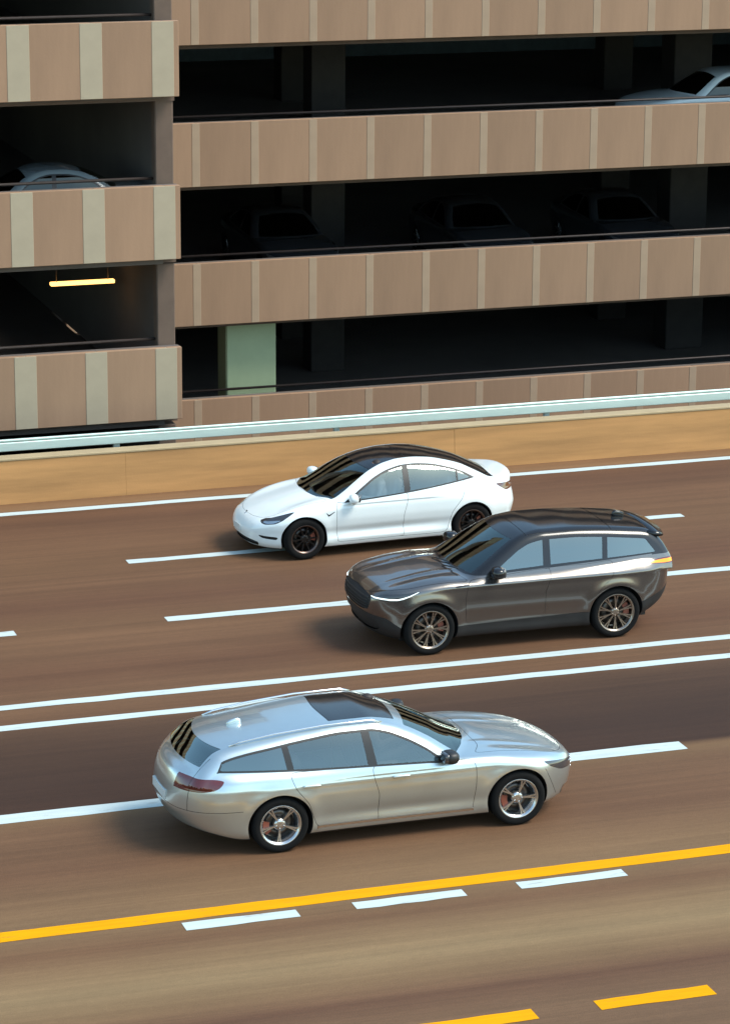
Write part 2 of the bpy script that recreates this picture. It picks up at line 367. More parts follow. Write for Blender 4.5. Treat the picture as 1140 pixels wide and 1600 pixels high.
ch(MB().box(17.58, 18.72, YR+.60, YR+1.3, -2.398, .318, .03).build('column', M['green']))
lamp = MB().box(-.62, .62, -.06, .06, -.035, .035, .012).build('tube_light', M['lamp_amber'], None, (12.75, 55.0, 2.52))
tag(lamp, 'glowing amber tube light hanging under the garage ceiling', 'light')
for dx in (-.5, .5): MB().tube([(dx, 0, .03), (dx, 0, .80)], .008, 6).build('hanger', M['steel_dark'], lamp)

# ------------------------------------------------------------------ implicit car bodies
def table(pts, lo=-1.0, hi=6.5, step=0.005, smooth=0.05):
    """smooth curve through control points as a dense lookup table"""
    xs = np.array([p[0] for p in pts], float); ys = np.array([p[1] for p in pts], float)
    t = np.arange(lo, hi, step)
    h = np.diff(xs); d = np.diff(ys) / h
    m = np.zeros(len(xs))
    for i in range(1, len(xs) - 1):
        if d[i-1] * d[i] > 0:
            w1 = 2*h[i] + h[i-1]; w2 = h[i] + 2*h[i-1]
            m[i] = (w1 + w2) / (w1/d[i-1] + w2/d[i])
    m[0], m[-1] = d[0], d[-1]
    k = np.clip(np.searchsorted(xs, t) - 1, 0, len(xs) - 2)
    s = (t - xs[k]) / h[k]; sc = np.clip(s, 0, 1)
    v = ((1+2*sc)*(1-sc)**2*ys[k] + sc*(1-sc)**2*h[k]*m[k] + sc*sc*(3-2*sc)*ys[k+1] + sc*sc*(sc-1)*h[k]*m[k+1])
    v = np.where(t < xs[0], ys[0] + (t-xs[0])*m[0], np.where(t > xs[-1], ys[-1] + (t-xs[-1])*m[-1], v))
    n = max(1, int(smooth/step))
    if n > 1:
        ker = np.hanning(n+2)[1:-1]; ker /= ker.sum()
        pad = n
        vp = np.concatenate([np.full(pad, v[0]), v, np.full(pad, v[-1])])
        v = np.convolve(vp, ker, 'same')[pad:-pad]
    return lambda q: np.interp(q, t, v)

def smax(a, b, k):
    h = np.maximum(k - np.abs(a-b), 0)/k
    return np.maximum(a, b) + h*h*k*0.25
def smin(a, b, k): return -smax(-a, -b, k)

class Body:
    """implicit car body: x runs from the nose (0) to the tail (L), z from the ground"""
    def __init__(s, **S):
        s.S = S; s.L = S['L']
        g = lambda k, **kw: table(S[k], **kw)
        s.xn = g('nose', smooth=S.get('nose_s', .04)); s.xr = g('tail', smooth=S.get('tail_s', .04)); s.sec = g('section', smooth=S.get('section_s', .05))
        s.dk = g('deck', smooth=.08); s.zb = g('under', smooth=.06); s.wg = g('glass_w', smooth=.06)
        s.gp = g('glass_plan', smooth=.2); s.rf = g('roof', smooth=S.get('roof_s', .10)); s.wp = g('plan', smooth=.3)
        x = np.arange(-.5, 6, .01)
        sl = np.gradient(s.rf(x), x); s.rsl = lambda q: np.interp(q, x, 1/np.sqrt(1+sl*sl))
        sl2 = np.gradient(s.dk(x), x); s.dsl = lambda q: np.interp(q, x, 1/np.sqrt(1+sl2*sl2))
    def deckz(s, x, ay):
        S = s.S
        z = s.dk(x) - S['deck_crown']*(ay/S['W'])**2
        for (bx, by, sx, sy, a) in S.get('deck_bumps', ()):
            z = z + a*np.exp(-((x-bx)/sx)**2 - ((ay-by)/sy)**2)
        return z
    def gside(s, x, ay, z): return (ay - s.wg(z)*s.gp(x))*0.88
    def groof(s, x, ay, z):
        S = s.S
        bow = np.interp(x, [1.6, 2.4, 2.9, 3.8], [S['bow_f'], S['bow_f']*.5, -S['bow_r']*.4, -S['bow_r']])
        xe = x - bow*ay*ay
        return (z - s.rf(xe) + S['roof_crown']*ay*ay)*s.rsl(xe)
    def halfw(s, x, z):
        S = s.S
        w = s.wp(x) + s.sec(z)
        for wx in S['wheels']:
            r = np.hypot(x-wx, z-S['R'])
            w = w + S['flare']*np.exp(-((r-S['arch']-.02)/.09)**2)*np.clip((z-.15)/.1, 0, 1)
        for (bz, bx, sz, sx, a) in S.get('side_bumps', ()):
            w = w + a*np.exp(-((z-bz)/sz)**2 - ((x-bx)/sx)**2)
        return w
    def lower(s, x, ay, z):
        S = s.S
        w = s.halfw(x, z)
        u = np.maximum(0, S['x0'] - (x - s.xn(z)))/S['x0']
        v = np.maximum(0, (x + s.xr(z)) - (s.L - S['x1']))/S['x1']
        q = ay/np.maximum(w, .05)
        gf = (u**S['nf'] + q**S['nf'])**(1/S['nf']); gr = (v**S['nr'] + q**S['nr'])**(1/S['nr'])
        side = (np.maximum(gf, gr) - 1)*w
        top = (z - s.deckz(x, ay))*s.dsl(x)
        bot = s.zb(x) - z
        return smax(smax(side, top, S['k_deck']), bot, .05)
    def green(s, x, ay, z):
        g = smax(s.gside(x, ay, z), s.groof(x, ay, z), s.S['k_rail'])
        return np.maximum(np.maximum(g, s.S.get('green_floor', .85) - z), x - s.L + .12)
    def F(s, P):
        x, y, z = P[..., 0], P[..., 1], P[..., 2]; ay = np.sqrt(y*y + 1e-6)
        f = smin(s.lower(x, ay, z), s.green(x, ay, z), s.S['k_join'])
        for fn in s.S.get('extra', ()): f = fn(f, x, ay, z)
        return f
    def grad(s, P, e=.004):
        g = np.empty_like(P)
        for i in range(3):
            d = np.zeros(3); d[i] = e
            g[..., i] = (s.F(P+d) - s.F(P-d))/(2*e)
        return g
    def normals(s, P, e=.006):
        g = s.grad(P, e); return g/np.maximum(np.linalg.norm(g, axis=-1, keepdims=True), 1e-9)
    def project(s, P, n=4):
        for _ in range(n):
            g = s.grad(P); f = s.F(P)
            P = P - np.clip(f, -.02, .02)[..., None]*g/np.maximum((g*g).sum(-1), .05)[..., None]
        return P

SEDAN_WHITE = dict(L=4.70, W=.925, R=.335, wheels=(.841, 3.716), arch=.375, flare=.012,
    x0=1.05, nf=2.55, x1=1.0, nr=2.7, k_deck=.11, k_rail=.09, k_join=.035, deck_crown=.075, roof_crown=.10, bow_f=.25, bow_r=.35,
    plan=[(0, .90), (.8, .912), (1.6, .905), (2.6, .905), (3.6, .922), (4.2, .90), (4.7, .86)],
    nose=[(.10, .22), (.18, .10), (.26, .04), (.34, .015), (.45, .0), (.55, .015), (.65, .07), (.8, .22), (1.1, .6)],
    tail=[(.1, .35), (.2, .2), (.3, .10), (.42, .02), (.55, .0), (.68, .02), (.8, .05), (.9, .06), (1.0, .05), (1.1, .05), (1.3, .05)],
    section=[(.1, -.10), (.18, -.045), (.25, -.022), (.33, -.026), (.42, -.024), (.52, -.004), (.64, .010), (.76, .006), (.86, -.018), (.95, -.055), (1.05, -.10), (1.3, -.2)],
    deck=[(-.5, .28), (0, .51), (.12, .60), (.3, .68), (.6, .785), (.9, .865), (1.2, .925), (1.5, .96), (2.2, .985), (3.0, 1.02), (3.6, 1.055), (4.0, 1.045), (4.35, 1.045), (4.62, 1.07), (5, 1.12)],
    under=[(0, .17), (.5, .15), (4.1, .15), (4.5, .25), (4.8, .34)],
    glass_w=[(.5, .99), (.93, .875), (1.0, .845), (1.1, .795), (1.2, .735), (1.3, .665), (1.4, .585), (1.5, .5)],
    glass_plan=[(.9, .93), (1.4, .97), (2.0, 1.0), (2.8, 1.0), (3.4, .97), (4.0, .88), (4.5, .78)],
    roof=[(.6, .66), (1.1, .90), (1.4, 1.05), (1.7, 1.20), (2.0, 1.325), (2.3, 1.405), (2.6, 1.44), (2.8, 1.443), (3.1, 1.425), (3.4, 1.375), (3.7, 1.30), (4.0, 1.175), (4.3, 1.02), (4.6, .85), (5., .75)],
    deck_bumps=((.85, .70, .5, .15, .035),(1.05,.0,.5,.3,.01)),
    side_bumps=((.40, 2.2, .06, 1.0, -.030),(.295,2.2,.035,1.3,.012)))
SUV_GREY = dict(green_floor=.95, L=4.797, W=.965, R=.378, wheels=(.87, 3.744), arch=.425, flare=.018,
    x0=.95, nf=3.0, x1=.75, nr=2.7, k_deck=.09, k_rail=.09, k_join=.03, deck_crown=.05, roof_crown=.06, bow_f=.20, bow_r=.18,
    plan=[(0, .94), (.8, .955), (1.6, .945), (2.6, .945), (3.6, .962), (4.2, .94), (4.8, .90)],
    nose=[(.10, .42), (.2, .26), (.3, .12), (.42, .05), (.55, .02), (.7, .0), (.85, .01), (.95, .03), (1.05, .10), (1.2, .4)],
    tail=[(.1, .55), (.25, .38), (.36, .20), (.48, .08), (.6, .03), (.8, .01), (.95, .0), (1.05, .01), (1.13, .05), (1.25, .12), (1.4, .2)],
    section=[(.1, -.14), (.22, -.075), (.30, -.045), (.40, -.028), (.52, -.018), (.66, .0), (.8, .008), (.92, .004), (1.0, -.014), (1.06, -.04), (1.12, -.075), (1.3, -.16)],
    deck=[(-.5, .55), (0, .82), (.12, .905), (.3, .978), (.6, 1.035), (.9, 1.08), (1.2, 1.105), (1.5, 1.10), (2.2, 1.10), (3.0, 1.12), (3.6, 1.14), (4.2, 1.165), (4.6, 1.17), (5, 1.17)],
    under=[(0, .24), (.5, .20), (4.1, .20), (4.5, .30), (4.8, .42)],
    glass_w=[(.6, .99), (1.02, .905), (1.1, .875), (1.2, .835), (1.3, .79), (1.4, .745), (1.5, .695), (1.6, .635), (1.7, .56)],
    glass_plan=[(.9, .95), (1.4, .975), (2.0, 1.0), (3.0, 1.0), (3.7, .985), (4.2, .95), (4.6, .90)],
    roof=[(.6, .72), (1.1, .97), (1.4, 1.12), (1.7, 1.285), (2.0, 1.45), (2.2, 1.55), (2.4, 1.615), (2.7, 1.65), (3.1, 1.65), (3.6, 1.625), (4.1, 1.575), (4.40, 1.53), (4.52, 1.46), (4.64, 1.35), (4.76, 1.17), (4.9, .9), (5.1, .4)], roof_s=.07,
    deck_bumps=((.75, .72, .55, .14, .02), (1.0, .42, .5, .05, .012)),
    side_bumps=((.36, 2.3, .07, .9, -.012), (.985, 2.8, .04, 2.4, .016)))
WAGON_SILVER = dict(L=5.0, W=.925, R=.34, wheels=(.90, 3.80), arch=.385, flare=.014,
    x0=.95, nf=2.5, x1=.75, nr=2.7, k_deck=.09, k_rail=.09, k_join=.03, deck_crown=.05, roof_crown=.07, bow_f=.45, bow_r=.22,
    plan=[(0, .90), (.8, .912), (1.6, .91), (2.6, .91), (3.6, .922), (4.3, .90), (4.9, .86)],
    nose=[(.10, .30), (.18, .16), (.26, .06), (.36, .02), (.5, .0), (.62, .01), (.72, .05), (.85, .18), (1.1, .6)],
    tail=[(.1, .40), (.2, .25), (.3, .12), (.42, .04), (.55, .0), (.7, .01), (.82, .03), (.92, .06), (1.02, .10), (1.2, .2)],
    section=[(.1, -.11), (.18, -.05), (.26, -.028), (.36, -.022), (.46, -.012), (.58, .002), (.70, .010), (.80, .004), (.88, -.014), (.96, -.05), (1.05, -.10), (1.3, -.2)],
    deck=[(-.5, .40), (0, .66), (.12, .725), (.3, .785), (.6, .85), (.9, .90), (1.2, .94), (1.5, .955), (2.2, .97), (3.0, .99), (3.6, 1.01), (4.2, 1.02), (4.6, 1.02), (5, 1.0)],
    under=[(0, .19), (.5, .17), (4.2, .17), (4.6, .26), (4.9, .34)],
    glass_w=[(.5, .99), (.93, .875), (1.0, .845), (1.1, .80), (1.2, .75), (1.3, .69), (1.4, .62), (1.5, .54)],
    glass_plan=[(.9, .93), (1.4, .97), (2.0, 1.0), (3.0, 1.0), (3.8, .98), (4.3, .94), (4.8, .88)],
    roof=[(.7, .66), (1.2, .90), (1.5, 1.04), (1.8, 1.19), (2.1, 1.31), (2.35, 1.385), (2.65, 1.425), (3.0, 1.425), (3.5, 1.39), (4.0, 1.335), (4.35, 1.285), (4.56, 1.235), (4.74, 1.11), (4.88, .95), (5., .7)], roof_s=.07,
    deck_bumps=((.8, .70, .5, .14, .02), (1.0, .42, .5, .06, .008)),
    side_bumps=((.40, 2.3, .07, 1.0, -.014), (.80, 2.4, .035, 2.2, .008)))
SEDAN_PARKED = dict(L=4.75, W=.90, R=.33, wheels=(.90, 3.70), arch=.37, flare=.01,
    x0=.95, nf=2.6, x1=.8, nr=2.8, k_deck=.08, k_rail=.08, k_join=.03, deck_crown=.05, roof_crown=.07, bow_f=.45, bow_r=.35,
    plan=[(0, .88), (.8, .89), (2.6, .89), (3.6, .90), (4.3, .88), (4.9, .84)],
    nose=[(.10, .30), (.18, .16), (.26, .06), (.36, .02), (.5, .0), (.62, .01), (.72, .05), (.85, .18), (1.1, .6)],
    tail=[(.1, .40), (.2, .25), (.3, .12), (.42, .04), (.55, .0), (.7, .01), (.82, .03), (.92, .05), (1.02, .07), (1.2, .1)],
    section=[(.1, -.11), (.18, -.05), (.26, -.028), (.36, -.022), (.46, -.012), (.58, .002), (.70, .008), (.80, .004), (.88, -.014), (.96, -.05), (1.05, -.10), (1.3, -.2)],
    deck=[(-.5, .40), (0, .66), (.12, .725), (.3, .785), (.6, .85), (.9, .90), (1.2, .94), (1.5, .955), (2.2, .97), (3.0, .99), (3.6, 1.02), (4.2, 1.05), (4.6, 1.05), (5, 1.0)],
    under=[(0, .19), (.5, .17), (4.2, .17), (4.6, .26), (4.9, .34)],
    glass_w=[(.5, .96), (.93, .85), (1.0, .82), (1.1, .775), (1.2, .72), (1.3, .66), (1.4, .59), (1.5, .51)],
    glass_plan=[(.9, .93), (1.4, .97), (2.0, 1.0), (3.0, 1.0), (3.6, .96), (4.2, .88), (4.6, .8)],
    roof=[(.7, .66), (1.2, .90), (1.5, 1.05), (1.8, 1.21), (2.1, 1.345), (2.35, 1.415), (2.65, 1.445), (3.0, 1.44), (3.3, 1.40), (3.6, 1.31), (3.9, 1.17), (4.2, 1.0), (4.5, .82), (5., .5)],
    deck_bumps=(), side_bumps=())

# ------------------------------------------------------------------ meshing an implicit body and cutting it into parts
def surface_nets(Fn, lo, hi, h):
    ax = [np.arange(lo[i], hi[i]+h, h) for i in range(3)]
    G = np.stack(np.meshgrid(*ax, indexing='ij'), -1); V = Fn(G); sgn = V < 0
    nx, ny, nz = V.shape; c = np.zeros((nx-1, ny-1, nz-1), int); acc = np.zeros(c.shape+(3,)); cnt = np.zeros(c.shape)
    cor = [(i, j, k) for i in (0, 1) for j in (0, 1) for k in (0, 1)]
    sl = lambda A, o: A[o[0]:nx-1+o[0], o[1]:ny-1+o[1], o[2]:nz-1+o[2]]
    for o in cor: c += sl(sgn, o)
    act = (c > 0) & (c < 8)
    for a in cor:
        for d in range(3):
            if a[d]: continue
            b = list(a); b[d] = 1
            va, vb = sl(V, a), sl(V, b); cr = act & (sl(sgn, a) != sl(sgn, b))
            t = np.where(cr, va/np.where(cr, va-vb, 1), 0)
            for q in range(3):
                pa = a[q] + (t if q == d else 0)
                acc[..., q] += np.where(cr, pa, 0)
            cnt += cr
    idx = -np.ones(c.shape, int); idx[act] = np.arange(act.sum())
    I = np.argwhere(act); P = np.array(lo) + (I + acc[act]/cnt[act][:, None])*h
    Fs = []
    for d in range(3):
        e1, e2 = [q for q in range(3) if q != d]
        A = [slice(1, -1)]*3; A[d] = slice(0, -1); B = [slice(1, -1)]*3; B[d] = slice(1, None)
        s0, s1 = sgn[tuple(A)], sgn[tuple(B)]; W = np.argwhere(s0 != s1)
        if not len(W): continue
        ins = s0[tuple(W.T)]
        base = W.copy(); base[:, e1] += 1; base[:, e2] += 1
        def cell(o1, o2):
            k = base.copy(); k[:, e1] -= o1; k[:, e2] -= o2; return idx[tuple(k.T)]
        q = np.stack([cell(1, 1), cell(0, 1), cell(0, 0), cell(1, 0)], 1)
        flip = ins if d != 1 else ~ins
        q[~flip] = q[~flip][:, ::-1]; Fs.append(q)
    return P, np.concatenate(Fs)

class Shell:
    def __init__(s, body, h=.022, pad=.06):
        s.B = body; W = body.S['W']
        P, F = surface_nets(body.F, (-pad-.013, -W-pad-.007, .05), (body.L+pad, W+pad, 1.75), h)
        s.V = [p for p in body.project(P)]; s.F = [tuple(f) for f in F]; s.T = ['paint']*len(s.F); s._flat()
    def _flat(s):
        s.P = np.array(s.V); ln = np.fromiter(map(len, s.F), int, len(s.F)); s.idx = np.fromiter((a for f in s.F for a in f), int, int(ln.sum()))
        s.st = np.concatenate([[0], np.cumsum(ln)[:-1]]); s.C = np.add.reduceat(s.P[s.idx], s.st, axis=0)/ln[:, None]; s.TA = np.array(s.T, dtype=object)
    def cut(s, fn, mask):
        lens = np.diff(np.append(s.st, len(s.idx))); vs = np.unique(s.idx[np.repeat(mask, lens)])
        f = np.ones(len(s.P))
        if not len(vs): return set()
        f[vs] = fn(s.P[vs]); f = np.where(np.abs(f) < 2e-4, 2e-4, f)
        mn = np.minimum.reduceat(f[s.idx], s.st); mx = np.maximum.reduceat(f[s.idx], s.st)
        sel = np.where((mn < 0) & (mx > 0) & mask)[0]; cache = {}; newF = []; newT = []; kill = set(sel.tolist())
        def cross(a, b):
            k = (a, b) if a < b else (b, a)
            if k not in cache:
                t = f[k[0]]/(f[k[0]]-f[k[1]]); s.V.append(s.P[k[0]] + (s.P[k[1]]-s.P[k[0]])*t); cache[k] = len(s.V)-1
            return cache[k]
        for i in sel:
            poly = s.F[i]; A = []; Bn = []
            for j, a in enumerate(poly):
                b = poly[(j+1) % len(poly)]
                (A if f[a] < 0 else Bn).append(a)
                if (f[a] < 0) != (f[b] < 0): x = cross(a, b); A.append(x); Bn.append(x)
            for q in (A, Bn):
                if len(q) >= 3: newF.append(tuple(q)); newT.append(s.T[i])
        if not kill: return set()
        s.F = [q for i, q in enumerate(s.F) if i not in kill] + newF; s.T = [q for i, q in enumerate(s.T) if i not in kill] + newT
        s._flat(); return set(cache.values())
    def region(s, fn, name, mask, seam=0.0, frm=('paint',)):
        """cut along fn = 0 and rename the faces inside; with seam, leave a dark gap along the line"""
        mk = lambda: mask(s.C) & np.isin(s.TA, list(frm))
        if seam:
            s.cut(lambda P: fn(P)-seam, mk()); s.cut(lambda P: fn(P)+seam, mk())
            ids = np.where(mk())[0]; v = fn(s.C[ids])
            for i, w in zip(ids, v):
                if w < seam: s.T[i] = name if w < -seam else 'seam'
        else:
            s.cut(fn, mk()); ids = np.where(mk())[0]; v = fn(s.C[ids])
            for i, w in zip(ids, v):
                if w < 0: s.T[i] = name
        s.TA = np.array(s.T, dtype=object)
    def seamline(s, fn, mask, w=.004, frm=('paint',)):
        mk = lambda: mask(s.C) & np.isin(s.TA, list(frm))
        s.cut(lambda P: fn(P)-w, mk()); s.cut(lambda P: fn(P)+w, mk())
        ids = np.where(mk())[0]; v = np.abs(fn(s.C[ids]))
        for i, q in zip(ids, v):
            if q < w: s.T[i] = 'seam'
        s.TA = np.array(s.T, dtype=object)
    def arches(s):
        S = s.B.S; lips = []
        for wx in S['wheels']:
            fn = lambda P: np.hypot(P[:, 0]-wx, (P[:, 2]-S['R'])) - S['arch']
            ring = s.cut(fn, np.abs(s.C[:, 1]) > .55)
            v = fn(s.C); kill = (v < 0) & (np.abs(s.C[:, 1]) > .55)
            keep = [i for i in range(len(s.F)) if not kill[i]]
            for i in keep:
                q = s.F[i]
                for j, a in enumerate(q):
                    b = q[(j+1) % len(q)]
                    if a in ring and b in ring: lips.append((s.V[b], s.V[a]))
            s.F = [s.F[i] for i in keep]; s.T = [s.T[i] for i in keep]; s._flat()
        s.lips = lips
    def part(s, name, tags, m, parent, off=0.0, side=0, xoff=0.0, flip=False, extra=None, label=None):
        sel = np.isin(s.TA, list(tags))
        if side: sel &= (s.C[:, 1]*side > 0)
        if extra is not None: sel &= extra(s.C)
        ids = np.where(sel)[0]
        if not len(ids): return None
        used = {}; V = []; F = []
        for i in ids:
            q = []
            for a in s.F[i]:
                if a not in used: used[a] = len(V); V.append(s.V[a])
                q.append(used[a])
            F.append(tuple(q[::-1] if flip else q))
        V = np.array(V); Nn = s.B.normals(V); V = V + Nn*off
        V = V - np.array([s.B.L/2, 0, 0])
        o = link(name, mesh(name, V, F, m, True, -Nn if flip else Nn), parent)
        if label: o['label'] = label
        return o

def poly_fn(pts, proj, closed=True, smooth=True, n=6):
    """signed distance to a rounded outline in a projection of the surface"""
    p = np.array(pts, float)
    if smooth:
        q = []
        m = len(p)
        for i in range(m):
            p0, p1, p2, p3 = p[(i-1) % m], p[i], p[(i+1) % m], p[(i+2) % m]
            for t in np.linspace(0, 1, n, endpoint=False):
                m1 = .3*(p2-p0); m2 = .3*(p3-p1); q.append((1+2*t)*(1-t)**2*p1 + t*(1-t)**2*m1 + t*t*(3-2*t)*p2 + t*t*(t-1)*m2)
        p = np.array(q)
    a = p; b = np.roll(p, -1, 0)
    def fn(P):
        Q = proj(P); d2 = np.full(len(Q), 1e9); ins = np.zeros(len(Q), bool)
        for (x0, y0), (x1, y1) in zip(a, b):
            ex, ey = x1-x0, y1-y0; wx, wy = Q[:, 0]-x0, Q[:, 1]-y0
            t = np.clip((wx*ex+wy*ey)/max(ex*ex+ey*ey, 1e-12), 0, 1)
            d2 = np.minimum(d2, (wx-t*ex)**2+(wy-t*ey)**2)
            c = ((y0 <= Q[:, 1]) & (y1 > Q[:, 1])) | ((y1 <= Q[:, 1]) & (y0 > Q[:, 1]))
            if abs(ey) > 1e-12: ins ^= c & (Q[:, 0] < x0 + (Q[:, 1]-y0)/ey*ex)
        return np.where(ins, -1, 1)*np.sqrt(d2)
    return fn
SIDE = lambda P: P[:, [0, 2]]
TOP = lambda P: np.stack([P[:, 0], np.abs(P[:, 1])], 1)
FRONT = lambda P: np.stack([np.abs(P[:, 1]), P[:, 2]], 1)
DIAG = lambda P: np.stack([P[:, 0]+np.abs(P[:, 1]), P[:, 2]], 1)
RDIAG = lambda P: np.stack([P[:, 0]-np.abs(P[:, 1]), P[:, 2]], 1)

def wheel_meshes(R0, width, rim_r, spokes, spoke_w, rim_m, lip_m, style):
    h = width/2
    ty = MB().lathe([(rim_r-.012, -h*.80), (rim_r+.008, -h*.93), (rim_r+(R0-rim_r)*.5, -h*1.0), (R0-.028, -h*.95), (R0-.008, -h*.80), (R0, -h*.55), (R0, -.042), (R0-.008, -.036), (R0-.008, -.028), (R0, -.022), (R0, .022), (R0-.008, .028), (R0-.008, .036), (R0, .042),
                     (R0, h*.55), (R0-.008, h*.80), (R0-.028, h*.95), (rim_r+(R0-rim_r)*.5, h), (rim_r+.008, h*.93), (rim_r-.012, h*.80)], n=64).data('wheel', M['tyre'])
    lip = MB().lathe([(rim_r-.03, -h*.70), (rim_r-.016, -h*.84), (rim_r-.002, -h*.90), (rim_r+.006, -h*.86), (rim_r-.004, -h*.74), (rim_r-.03, h*.5), (rim_r-.06, h*.5)], n=64).data('rim_lip', lip_m)
    sp = MB()
    sp.lathe([(.0, -h*.62), (.03, -h*.64), (.062, -h*.60), (.075, -h*.45), (.075, h*.2)], n=24)
    for k in range(spokes):
        a0 = 2*math.pi*k/spokes
        tw = [(0, 0)] if style == 1 else [(-.10, -.03), (.10, .03)]
        for da, dw in tw:
            pts = [(.055, -h*.58, .8), (rim_r*.45, -h*.60, .7), (rim_r*.75, -h*.66, .75), (rim_r-.012, -h*.72, 1.1)]
            V = []; F = []
            for i, (r, y, ws) in enumerate(pts):
                f = i/3; a = a0 + da*f*(1 if style == 2 else .6)
                w = spoke_w*ws*(.5 if style == 2 else 1)
                ca, sa = math.cos(a), math.sin(a)
                for (tx, ty_) in ((-w, .018), (-w*.8, -.004), (w*.8, -.004), (w, .018), (w*.7, .05), (-w*.7, .05)):
                    V.append((r*ca - tx*sa, y+ty_, r*sa + tx*ca))
                if i:
                    b = 6*(i-1)
                    for q in range(6): F.append((b+q, b+(q+1) % 6, b+6+(q+1) % 6, b+6+q))
            sp.add(V, F, False)
    for k in range(5):
        a = 2*math.pi*k/5; sp.lathe([(0, -h*.66), (.009, -h*.66), (.009, -h*.5)], n=8, c=(.048*math.cos(a), 0, .048*math.sin(a)))
    rim = sp.data('rim', rim_m)
    dk = MB().lathe([(.07, -.01), (rim_r*.74, -.01), (rim_r*.74, .012), (.07, .012)], n=40, close=True).data('brake_disc', M['disc'])
    cal = MB()
    V = []; F = []
    for i in range(7):
        a = -.45 + .9*i/6
        for r, y in ((rim_r*.50, -.045), (rim_r*.80, -.045), (rim_r*.80, .04), (rim_r*.50, .04)): V.append((r*math.cos(a), y, r*math.sin(a)))
        if i:
            for q in range(4): F.append((4*i-4+q, 4*i-4+(q+1) % 4, 4*i+(q+1) % 4, 4*i+q))
    F += [(3, 2, 1, 0), (24, 25, 26, 27)]; cal.add(V, F)
    return ty, lip, rim, dk, cal.data('brake_caliper', M['caliper'])
def add_wheels(car, B, ms, track, cal_ang=0.25, low=False):
    for wx in B.S['wheels']:
        for sd in (-1, 1):
            ty, lip, rim, dk, cal = ms
            w = link('wheel', ty, car, (wx-B.L/2, sd*track, B.S['R']), (rnd.uniform(0, 1) if False else 0, 0, 0 if sd < 0 else math.pi))
            if low: link('rim', rim, w); continue
            link('rim_lip', lip, w); link('rim', rim, w, None, (0, .35+wx, 0)); link('brake_disc', dk, w); link('brake_caliper', cal, w, None, (0, -cal_ang if sd < 0 else math.pi-cal_ang, 0))

def arch_liners(sh, car):
    B = sh.B
    for wx in B.S['wheels']:
        for s1 in (-1, 1):
            V = []; F = []
            for a, b in sh.lips:
                if a[1]*s1 < 0 or abs(a[0]-wx) > .8: continue
                k = len(V); V += [(a[0], a[1], a[2]), (b[0], b[1], b[2]), (b[0], s1*.58, b[2]), (a[0], s1*.58, a[2])]; F.append((k, k+1, k+2, k+3))
            k = len(V); n = 28
            V += [(wx + (B.S['arch']+.01)*math.cos(2*math.pi*i/n), s1*.582, max(.14, B.S['R'] + (B.S['arch']+.01)*math.sin(2*math.pi*i/n))) for i in range(n)]; F.append(tuple(range(k, k+n)))
            link('wheel_arch_liner', mesh('wheel_arch_liner', [(x-B.L/2, y, z) for x, y, z in V], F, M['black_plastic']), car)

def seats(car, B, x_front, x_rear, zf, m, hr=1.0):
    for y in (-.37, .37):
        b = MB().sup((x_front+.0-B.L/2, y, zf+.17), (.27, .25, .10), .4, .35).sup((x_front+.33-B.L/2, y, zf+.48), (.085, .24, .34), .4, .4, M=Matrix.Rotation(.30, 3, 'Y'))
        s = b.build('seat', m, car)
        MB().sup((x_front+.47-B.L/2, y, zf+.88), (.05, .13, .09), .5, .5).build('headrest', m, s)
    MB().sup((x_rear-B.L/2, 0, zf+.2), (.28, .66, .11), .35, .25).sup((x_rear+.33-B.L/2, 0, zf+.48), (.09, .66, .32), .4, .25, M=Matrix.Rotation(.38, 3, 'Y')).build('rear_bench', m, car)
def dash(car, B, x, z, hw):
    MB().sup((x-B.L/2, 0, z-.14), (.30, hw, .16), .5, .3).build('dashboard', M['lining'], car)
    wv = MB(); n = 24; V = []
    tilt = Matrix.Rotation(-.45, 3, 'Y')
    pts = [tilt @ Vector((0, .185*math.cos(2*math.pi*i/n), .185*math.sin(2*math.pi*i/n))) for i in range(n+1)]
    c = Vector((x+.42-B.L/2, -.37, z-.06))
    wv.tube([c+p for p in pts], .015, 8, cap=False); wv.tube([c + tilt @ Vector((0, -.17, 0)), c + tilt @ Vector((0, .17, 0))], .02, 6); wv.tube([c, c+Vector((-.25, 0, -.10))], .03, 8)
    wv.build('steering_wheel', M['black_trim'], car)
def mirror(car, B, x, z, y, m_cap, s=1.0, arm=None):
    for sd in (-1, 1):
        b = MB().sup((x-B.L/2, sd*(y+.105), z), (.085*s, .115*s, .075*s), .75, .7, M=Matrix.Rotation(sd*.18, 3, 'Z'))
        o = b.build('mirror', m_cap, car)
        MB().sup((x+.055*s-B.L/2, sd*(y+.108), z+.002), (.04, .095*s, .060*s), .5, .4).build('mirror_glass', M['lamp_glass'], o)
        MB().tube([(x+.01-B.L/2, sd*(y-.06), z-.065), (x-B.L/2, sd*(y+.03), z-.068), (x-B.L/2, sd*(y+.12), z-.058)], [.022, .022, .030], 8).build('mirror_arm', arm or M['black_trim'], o)

